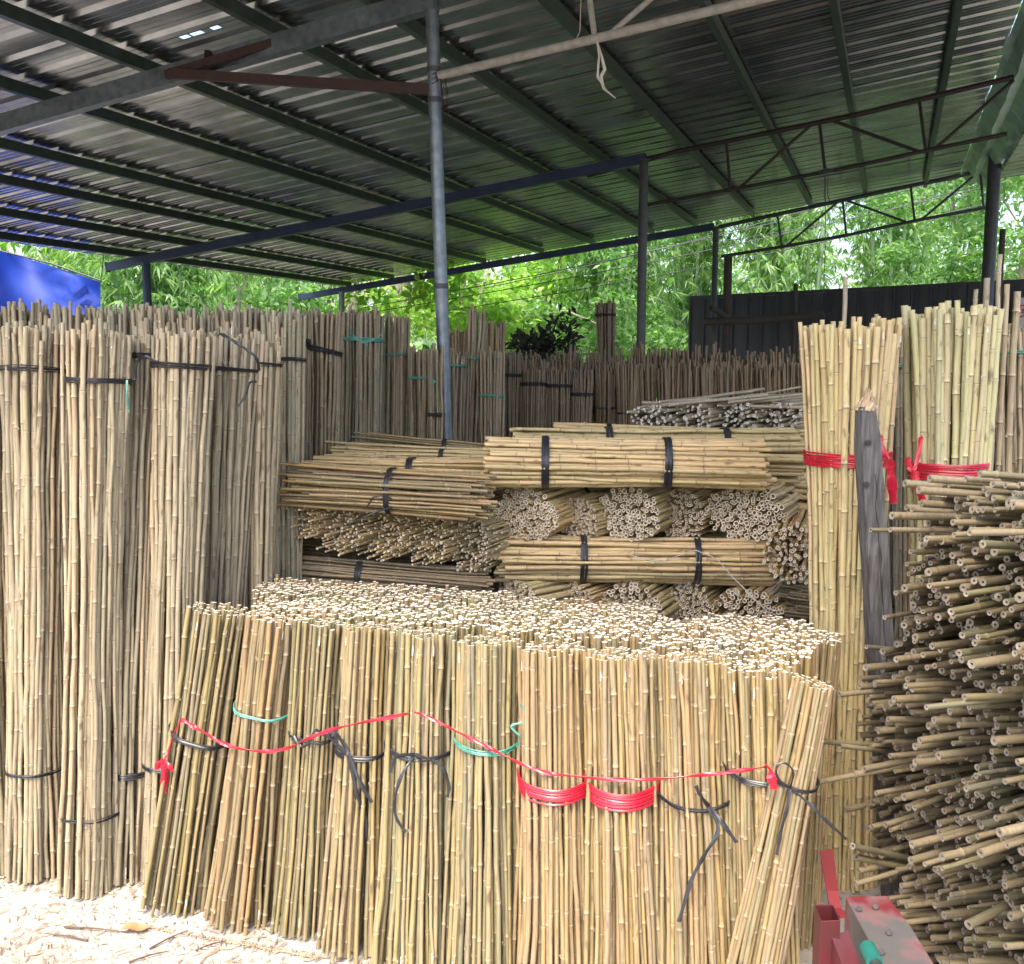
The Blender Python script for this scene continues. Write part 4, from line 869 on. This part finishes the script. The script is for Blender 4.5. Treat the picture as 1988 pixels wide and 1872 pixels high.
for i in range(26):
    x = rd.uniform(1235, 1500); y = rd.uniform(778, 800); a = at(x, y, 4.45 + rd.uniform(0, .2)); L = rd.uniform(.35, .6); an = rd.uniform(-.1, .5)
    loose_cane('loose cane lying crosswise on the high heap before the dim back row', a, a + Vector((L * math.cos(an), L * math.sin(an), L * rd.uniform(-.04, .12))), .0078, M_left, 'loose canes on the high heap')
loose_cane('single cane sticking out to the left of the high heap', at(1218, 800, 4.5), at(1275, 801, 4.55), .0076, M_left)
# left-hand column
hb('dark lying bundle at the foot of the left column with a knotted black tie', (535, 1108), (945, 1138), 3.75, 3.72, 66, mat=M_brown, cr=.0072, ties=(.40,), tw=.02, mess=.03)
hb('dark lying bundle under the fan of thin ends, behind the knotted one', (540, 1075), (960, 1118), 4.0, 4.0, 70, mat=M_brown, cr=.0072, ties=(), mess=.03)
for i, (px, py, wd, mm) in enumerate(((590, 1005, 84, .05), (665, 1020, 104, .05), (745, 1032, 112, .06), (830, 1040, 112, .06), (915, 1058, 104, .06))):
    eb(['first', 'second', 'third', 'fourth', 'fifth'][i] + ' from the left in the row of end-on bundles of thin sticks',
       px, py, wd, 3.70, (.45, .89, .0), .9, cr=.0050, mess=mm, j0=.035, hole=.3, mat=M_pile, ties=(), ell=(1.15, 1.0))
hb('loosely splayed lying bundle of thin green yellow sticks with a black tie and tails', (588, 940), (938, 966), 3.62, 3.52, 66, mat=M_front, cr=.0062, ties=(.5,), tw=.02, k0=1.35, k1=1.4, mess=.06, j0=.05, j1=.03, hole=.3)
hb('splayed lying bundle of thin sticks behind, second from the top of the left column', (610, 925), (955, 930), 3.85, 3.80, 64, mat=M_pile, cr=.0062, ties=(.55,), tw=.022, k0=1.3, k1=1.2, mess=.05, j0=.05, hole=.3)
hb('orange tinted lying bundle of thin sticks high in the left column', (660, 895), (980, 900), 4.1, 4.05, 50, mat=M_pile, cr=.006, ties=(.62,), tw=.018, k0=1.4, mess=.05, j0=.04, hole=.3)
hb('greenish lying bundle at the very top of the left column', (718, 868), (1010, 890), 4.3, 4.25, 42, mat=M_front, cr=.006, ties=(.5,), tw=.018, k0=1.3, mess=.05, j0=.04, hole=.3)
hb('hidden lying bundle filling the back of the left column', (640, 960), (960, 965), 4.1, 4.1, 110, mat=M_brown, cr=.008, ties=(), hollow_core=.4)
mb = MB(); mb.tube([at(760, 968, 3.4), at(745, 962, 3.38), at(725, 965, 3.38), at(712, 985, 3.4)], .003, 5)
mb.tube([at(762, 985, 3.4), at(735, 992, 3.36), at(705, 1005, 3.36), at(680, 1018, 3.4)], .004, 5)
tag(mb.build('tie_tails', BLACK_T), 'black plastic tails trailing from the splayed bundle tie', 'tie')
mb = MB(); mb.tube([at(1222, 1078, 3.6), at(1280, 1092, 3.58), at(1350, 1068, 3.58), at(1392, 1085, 3.57), at(1420, 1118, 3.5), at(1452, 1150, 3.4), at(1490, 1188, 3.4)], .0022, 5)
tag(mb.build('loose_twine', PALE_T), 'thin pale twine drooping over the lying bundle and the lowest row', 'twine')

#== RIGHT FOREGROUND
# wooden stake
WOODGR = basic('split_grey_timber', (.15,.14,.135), (.045,.042,.04), .9, 0, scale=16, bump=1.0, stretch=(5, 5, .5), detail=8)
WOODPALE = basic('broken_raw_wood', (.55,.42,.28), (.30,.2,.12), .9, 0, scale=40, bump=.8)
PY = 2.80; pt_ = at(1680, 790, PY); pb = at(1742, 1760, PY); pb = Vector((pb.x, pb.y, 0)) ; st = thing('wooden_stake', 'rough grey squared timber stake with a splintered raw top', 'stake', pb)
vv = []; nn_ = 40
for i in range(nn_ + 1):
    s = i / nn_; c = pb.lerp(pt_, s); wdt = (.036 - .005 * s) * (1 if s < .94 else 1 - 5 * (s - .94))
    for k in range(12):
        a = 2 * math.pi * (k + .5) / 12; q = max(abs(math.cos(a)), abs(math.sin(a))) ** .8
        r_ = wdt / q * (1 + .10 * noise.noise(Vector((k * 1.3, s * 14, 2))) + .04 * noise.noise(Vector((k * 3.1, s * 40, 6)))) * (1 - .14 * (k == 7 or k == 8) * (noise.noise(Vector((0, s * 5, 1))) > -.1))
        if k == 9: r_ *= .86                                     # a long drying crack
        vv.append(c + Vector((math.cos(a) * r_, math.sin(a) * r_, 0)) - pb)
ff = [(i * 12 + k, i * 12 + (k + 1) % 12, (i + 1) * 12 + (k + 1) % 12, (i + 1) * 12 + k) for i in range(nn_) for k in range(12)]
link('timber', mesh('timber', vv, ff, WOODGR, False), st)
mb = MB(); rd = random.Random(2)
for k in range(44):
    a = rd.uniform(0, 6.28); r_ = rd.uniform(0, .024); p = pt_ + Vector((math.cos(a) * r_, math.sin(a) * r_, -.01)); h = rd.uniform(.02, .065) * (1.15 - r_ * 18)
    q = p + Vector((rd.gauss(0, .004) + .008, rd.gauss(0, .004), h)); mb.tube([p, p.lerp(q, .6), q], [.008, .006, .0015], 5)
mb.build('splintered_top', WOODPALE, st)
mb = MB(); cp = []
for i in range(26):
    s_ = .12 + .78 * i / 25; c = pt_.lerp(pb, s_); cp.append(c + Vector((.010 * noise.noise(Vector((i * .7, 0, 0))) + .004, -.0315 - .004 * s_ , 0)))
mb.tube(cp, [.0008 + .0016 * abs(noise.noise(Vector((i * .5, 3, 0)))) for i in range(26)], 5, False); mb.build('crack', basic('crack_shadow_wood', (.012,.010,.010), (.02,.018,.016), .95), st)
mb = MB()
for zz, dx in ((.1, 0), (.22, .01)):                              # knots
    c = pt_ + Vector((0, -.030, -zz)); n_ = 10
    for r_ in (.009, .005): mb.tube([c + Vector((math.cos(t_) * r_, -.003, math.sin(t_) * r_ * .7)) for t_ in np.linspace(0, 2 * math.pi, 9)], .002, 5, False)
mb.build('knot', WOODDK, st)

# heap of long loose canes, cut ends towards the viewer
HEAP = []; rd = random.Random(21)
def left_edge(y): return float(np.interp(y, [915, 960, 1030, 1120, 1240, 1330, 1400, 1500, 1600, 1700, 1800, 1880], [1830, 1790, 1768, 1764, 1730, 1690, 1668, 1692, 1694, 1722, 1740, 1745]))
def heapY(x): return 2.62 - (x - 1690) / 300 * .62
y = 935
rows = []
while y < 1960:
    x = left_edge(y) + 16 + rd.uniform(-5, 8)
    step_y = None
    while x < 2120:
        Y = heapY(x) + rd.gauss(0, .05); dpx = .0215 * F / Y
        rows.append((x, y + rd.gauss(0, 3) - (x - 1850) * .06 * (1 if y < 1100 else 0), Y)); x += dpx * rd.uniform(.95, 1.3) * .92
    y += 11.2
def sag(y): return np.interp(y, [900, 1000, 1150, 1300, 1400, 1550, 1700, 1800, 1950], [-.10, -.08, -.02, -.06, -.04, .05, .03, -.05, -.05])
for (x, y, Y) in rows:
    proud = rd.random(); p = at(x, y, Y); az = R(float(np.interp(y, [915, 1000, 1080, 1200, 1300, 1400, 1550, 1700, 1800, 1950], [8, 12, 30, 34, 24, 12, 24, 18, 8, 5])) + rd.gauss(0, 2.4)); el = float(sag(y)) + rd.gauss(0, .016)
    if y > 1100 and p.z < .03: continue
    d = Vector((math.cos(az) * math.cos(el), math.sin(az) * math.cos(el), math.sin(el)))
    off = rd.gauss(0, .028) - (rd.uniform(.04, .16) if proud < .12 and x > left_edge(y) + 30 else rd.uniform(.02, .06) if proud < .2 else 0) * (1 if y > 980 else .5); L = rd.choice([1.3, 1.4]); cr = rd.choice([.0064, .0074, .0084, .0098])
    HEAP.append((p + d * off, d, L, cr, x, y, -Y))
HEAP.sort(key=lambda h: h[2] * 0 + h[6] - (0 if h[4] < 2000 else 50), reverse=True)
CL = {cr: cane_class(1.4, cr, M_olive, .006, .36) for cr in (.0064, .0074, .0084, .0098)}
stuffM = []
for i, (p, d, L, cr, x, y, _) in enumerate(HEAP):
    if i < 290:
        o = put_cane(p, p + d * L, CL[cr], None, None, rd.choice((0, 1)), 'bamboo_cane')
        tag(o, 'long olive grey loose cane in the big heap, cut end facing outwards', 'bamboo cane', 'loose canes in the big heap behind the red machine')
    else: stuffM.append((p, d, L, cr))
print('heap', len(HEAP))
def join_canes(lst, mat, name):
    tm = {}
    for cr in set(q[3] for q in lst):
        me = make_cane(1.4, cr, 77, .004, mat, 7, .36); v = np.empty(len(me.vertices) * 3); me.vertices.foreach_get('co', v)
        lv = np.empty(len(me.loops), dtype=np.int32); me.loops.foreach_get('vertex_index', lv); lt = np.empty(len(me.polygons), dtype=np.int32); me.polygons.foreach_get('loop_total', lt)
        mi = np.empty(len(me.polygons), dtype=np.int32); me.polygons.foreach_get('material_index', mi); sm = np.empty(len(me.polygons), dtype=bool); me.polygons.foreach_get('use_smooth', sm)
        at_ = []
        for k in ('node', 'scar'): q = np.empty(len(me.vertices), dtype=np.float32); me.attributes[k].data.foreach_get('value', q); at_.append(q)
        tm[cr] = (v.reshape(-1, 3), lv, lt, mi, sm, at_)
    VV, LV, LT, MI, SM, A0, A1 = [], [], [], [], [], [], []; nv = 0
    for p, d, L, cr in lst:
        v, lv, lt, mi, sm, at_ = tm[cr]; x_ = Vector((0, 0, 1)).cross(d).normalized(); M = Matrix((x_, d.cross(x_), d)).transposed() @ Matrix.Rotation(random.random() * 6.28, 3, 'Z')
        VV.append((v * [1, 1, L / 1.4]) @ np.array(M).T + np.array(p)); LV.append(lv + nv); LT.append(lt); MI.append(mi); SM.append(sm); A0.append(at_[0]); A1.append(at_[1]); nv += len(v)
    VV = np.concatenate(VV); LV = np.concatenate(LV); LT = np.concatenate(LT); me = bpy.data.meshes.new(name)
    me.vertices.add(len(VV)); me.vertices.foreach_set('co', VV.astype(np.float32).ravel()); me.loops.add(len(LV)); me.loops.foreach_set('vertex_index', LV)
    me.polygons.add(len(LT)); me.polygons.foreach_set('loop_start', np.concatenate([[0], np.cumsum(LT)[:-1]]).astype(np.int32)); me.polygons.foreach_set('loop_total', LT)
    me.polygons.foreach_set('material_index', np.concatenate(MI)); me.polygons.foreach_set('use_smooth', np.concatenate(SM))
    for k, q in (('node', A0), ('scar', A1)): a = me.attributes.new(k, 'FLOAT', 'POINT'); a.data.foreach_set('value', np.concatenate(q))
    me.materials.append(mat); me.materials.append(CUT_OLD); me.update(calc_edges=True); return link(name, me)
if stuffM: tag(join_canes(stuffM, M_olive, 'cane_heap_filling'), kind='stuff')
for (a, Ya, b, Yb, cr, lab) in (((1690, 1029), 2.5, (1760, 1031), 2.56, .0085, 'cane reaching out across the grey stake near its top'), ((1592, 1440), 2.42, (1720, 1449), 2.56, .0095, 'cane reaching farthest out over the low block corner'),
                           ((1630, 1448), 2.45, (1760, 1456), 2.58, .0085, 'cane reaching out just under the farthest one'), ((1655, 1643), 2.35, (1800, 1670), 2.5, .0095, 'cane reaching out over the red machine, upper of two'),
                           ((1662, 1664), 2.38, (1810, 1690), 2.5, .0095, 'cane reaching out over the red machine, lower of two'), ((1682, 1256), 2.5, (1740, 1260), 2.56, .0085, 'short cane end before the grey stake at mid height')):
    p, q = at(*a, Ya), at(*b, Yb); d = (q - p).normalized(); loose_cane(lab, p, p + d * 1.0, cr, M_olive)
tl_ = loose_cane('olive cane end wrapped with a scrap of teal tape low in the big heap', at(1880, 1796, 1.98), at(1880, 1796, 1.98) + Vector((1.1, .62, .06)), .0105, M_olive)

# red machine frame in the right corner
REDP = basic('worn_red_paint', (.11,.008,.012), (.06,.014,.014), .5, .1, scale=9, bump=.2, detail=8)
def red_dust():
    m, t, b = new_mat('dusty_red_paint'); tc = N(t, 'ShaderNodeTexCoord'); n = N(t, 'ShaderNodeTexNoise'); n.inputs['Scale'].default_value = 9; n.inputs['Detail'].default_value = 8; t.links.new(tc.outputs['Object'], n.inputs[0])
    r = ramp(t, [(.36, (.11,.010,.014)), (.46, (.13,.07,.07)), (.54, (.075,.068,.064))]); t.links.new(n.outputs[0], r.inputs[0]); t.links.new(r.outputs[0], b.inputs['Base Color']); b.inputs['Roughness'].default_value = .7
    bp = N(t, 'ShaderNodeBump'); bp.inputs['Strength'].default_value = .4; bp.inputs['Distance'].default_value = .01; t.links.new(n.outputs[0], bp.inputs['Height']); t.links.new(bp.outputs[0], b.inputs['Normal']); return m
REDD = red_dust()
mc = thing('red_machine', 'worn red steel machine frame with a dusty top and square tube upright', 'machine', atz(1700, 1950, 0))
def prism(top_px, ztop, zbot, name, mat, parent, hollow=0):
    P = [atz(x, y, ztop) for x, y in top_px]; n = len(P); base = parent.location
    vv = [p - base for p in P] + [Vector((p.x, p.y, zbot)) - base for p in P]; ff = [(i, n + i, n + (i + 1) % n, (i + 1) % n) for i in range(n)]
    if not hollow: ff += [tuple(range(n))]
    else:
        c = sum(vv[:n], Vector()) / n; b0 = len(vv); vv += [c + (v - c) * (1 - hollow) for v in vv[:n]]; vv += [c + (v - c) * (1 - hollow) - Vector((0, 0, .35)) for v in vv[:n]]
        ff += [(i, (i + 1) % n, b0 + (i + 1) % n, b0 + i) for i in range(n)] + [(b0 + i, b0 + (i + 1) % n, b0 + n + (i + 1) % n, b0 + n + i) for i in range(n)] + [tuple(b0 + n + i for i in range(n))]
    me = mesh(name, vv, ff, mat); o = link(name, me, parent)
    md = o.modifiers.new('edge', 'BEVEL'); md.width = .003; md.segments = 2; md.limit_method = 'ANGLE'; return o
prism([(1581, 1756), (1594, 1789), (1632, 1787), (1617, 1755)], .66, .0, 'square_tube', REDP, mc, .10)
prism([(1641, 1740), (1722, 1890), (1800, 1960), (1850, 1930), (1770, 1800), (1722, 1738)], .60, .30, 'table_top', REDD, mc)
a0, a1 = atz(1613, 1790, .64), atz(1672, 1960, .52)
mb = MB(); mb.box(a0 + Vector((.004, -.004, -.025)), a1, .038, .045); mb.build('slanting_rail', REDP, mc)
mb = MB(); mb.tube([atz(1684, 1840, .625), atz(1698, 1868, .625)], .015, 14); mb.build('grip', basic('teal_plastic_grip', (.01,.13,.10), (.015,.09,.075), .5), mc)
mb = MB(); mb.tube([atz(1697, 1866, .622), atz(1735, 1950, .61)], .011, 12); mb.build('handle', GALV_OLD, mc)
mb = MB(); [mb.tube([atz(x_, y_, .598), atz(x_, y_, .607)], .006, 6) for x_, y_ in ((1668, 1764), (1700, 1760), (1726, 1810), (1712, 1848))]; mb.build('bolt', WOODDK, mc)
# red cloth strip hanging behind the machine
P = [at(1604, 1650, 2.35), at(1610, 1690, 2.34), at(1616, 1730, 2.33), at(1622, 1765, 2.3), at(1640, 1780, 2.25)]
mb = MB()
for q in range(4): mb.box(P[q], P[q + 1], .034 - .003 * q, .003 + .001 * q)
tag(mb.build('red_cloth_strip', basic('dark_red_cloth', (.16,.01,.015), (.10,.008,.01), .8), None, P[0]), 'dark red cloth strip hanging beside the upright pale canes above the tube', 'cloth strip')

# ground litter
rd = random.Random(9); mb = MB()
for k in range(800):
    x = rd.uniform(-30, 620); y = 1755 + rd.random() ** 1.2 * 200
    if x > 230: y = max(y, 1790 + (x - 230) * .18)
    p = atz(x, y, .004); a = rd.uniform(0, math.pi); L = rd.choice([.004, .006, .008, .012, .018]) * rd.uniform(.6, 1.2); d = Vector((math.cos(a), math.sin(a), 0)); s = Vector((-d.y, d.x, 0)) * rd.uniform(.0008, .002)
    mb.add([p - d * L - s, p + d * L - s, p + d * L + s, p - d * L + s, p - d * L + Vector((0, 0, .002)), p + d * L + Vector((0, 0, .002 + rd.random() * .003))], [(0, 1, 5, 4), (3, 4, 5, 2)])
FEET = [b for b in ALL_B if b.location.y < 3.4 and b.location.x < .1]
for k in range(1500):                                            # crumbs and sheath scraps gathered round the feet of the bundles
    b_ = rd.choice(FEET); a = rd.uniform(0, 6.28); q = rd.uniform(.07, .15); p = Vector((b_.location.x + math.cos(a) * q, b_.location.y + math.sin(a) * q - .02, .005)); a = rd.uniform(0, math.pi)
    L = rd.uniform(.003, .012); d = Vector((math.cos(a), math.sin(a), 0)); s = Vector((-d.y, d.x, 0)) * rd.uniform(.001, .003)
    mb.add([p - d * L - s, p + d * L - s, p + d * L + s, p - d * L + s, p - d * L + Vector((0, 0, .003)), p + d * L + Vector((0, 0, .003 + rd.random() * .004))], [(0, 1, 5, 4), (3, 4, 5, 2)])
tag(mb.build('bark_litter', basic('dry_bark_chips', (.46,.36,.24), (.20,.13,.09), .9, scale=12)), kind='stuff')
for a, b_ in (((125, 1800), (250, 1810)), ((170, 1826), (85, 1812)), ((290, 1842), (365, 1806)), ((380, 1845), (440, 1826)), ((500, 1770), (540, 1795)), ((250, 1868), (330, 1846))):
    p, q = atz(*a, .006), atz(*b_, .006); mb = MB(); mb.tube([p, p.lerp(q, .5) + Vector((0, 0, .004)), q], [.0028, .0024, .0012], 5)
    tag(mb.build('dry_twig', basic('twig_bark', (.09,.05,.04), (.14,.09,.06), .9), None, p), 'thin dark dry twig lying on the pale ground', 'twig', 'dry twigs on the pale ground')
c = atz(262, 1806, .008); vv = []; n_ = 9
for i in range(n_ + 1):
    s = i / n_; wdt = .020 * math.sin(math.pi * s) ** .8 + .0006; xx = -.042 + .085 * s
    for j in (-1, 0, 1): vv.append(Vector((xx, j * wdt - .1 * xx, .004 + .010 * abs(j) * math.sin(math.pi * s) + .006 * math.sin(s * 7))))
ff = [(i * 3 + j, i * 3 + j + 1, (i + 1) * 3 + j + 1, (i + 1) * 3 + j) for i in range(n_) for j in range(2)]
o = link('dry_leaf', mesh('dry_leaf', vv, ff, basic('orange_dead_leaf', (.50,.22,.10), (.38,.15,.07), .6), True), None, c); o.rotation_euler = (0, 0, .25)
tag(o, 'curled orange brown dry leaf on the pale ground near the left bundles', 'leaf')
print('objects', len(bpy.data.objects))
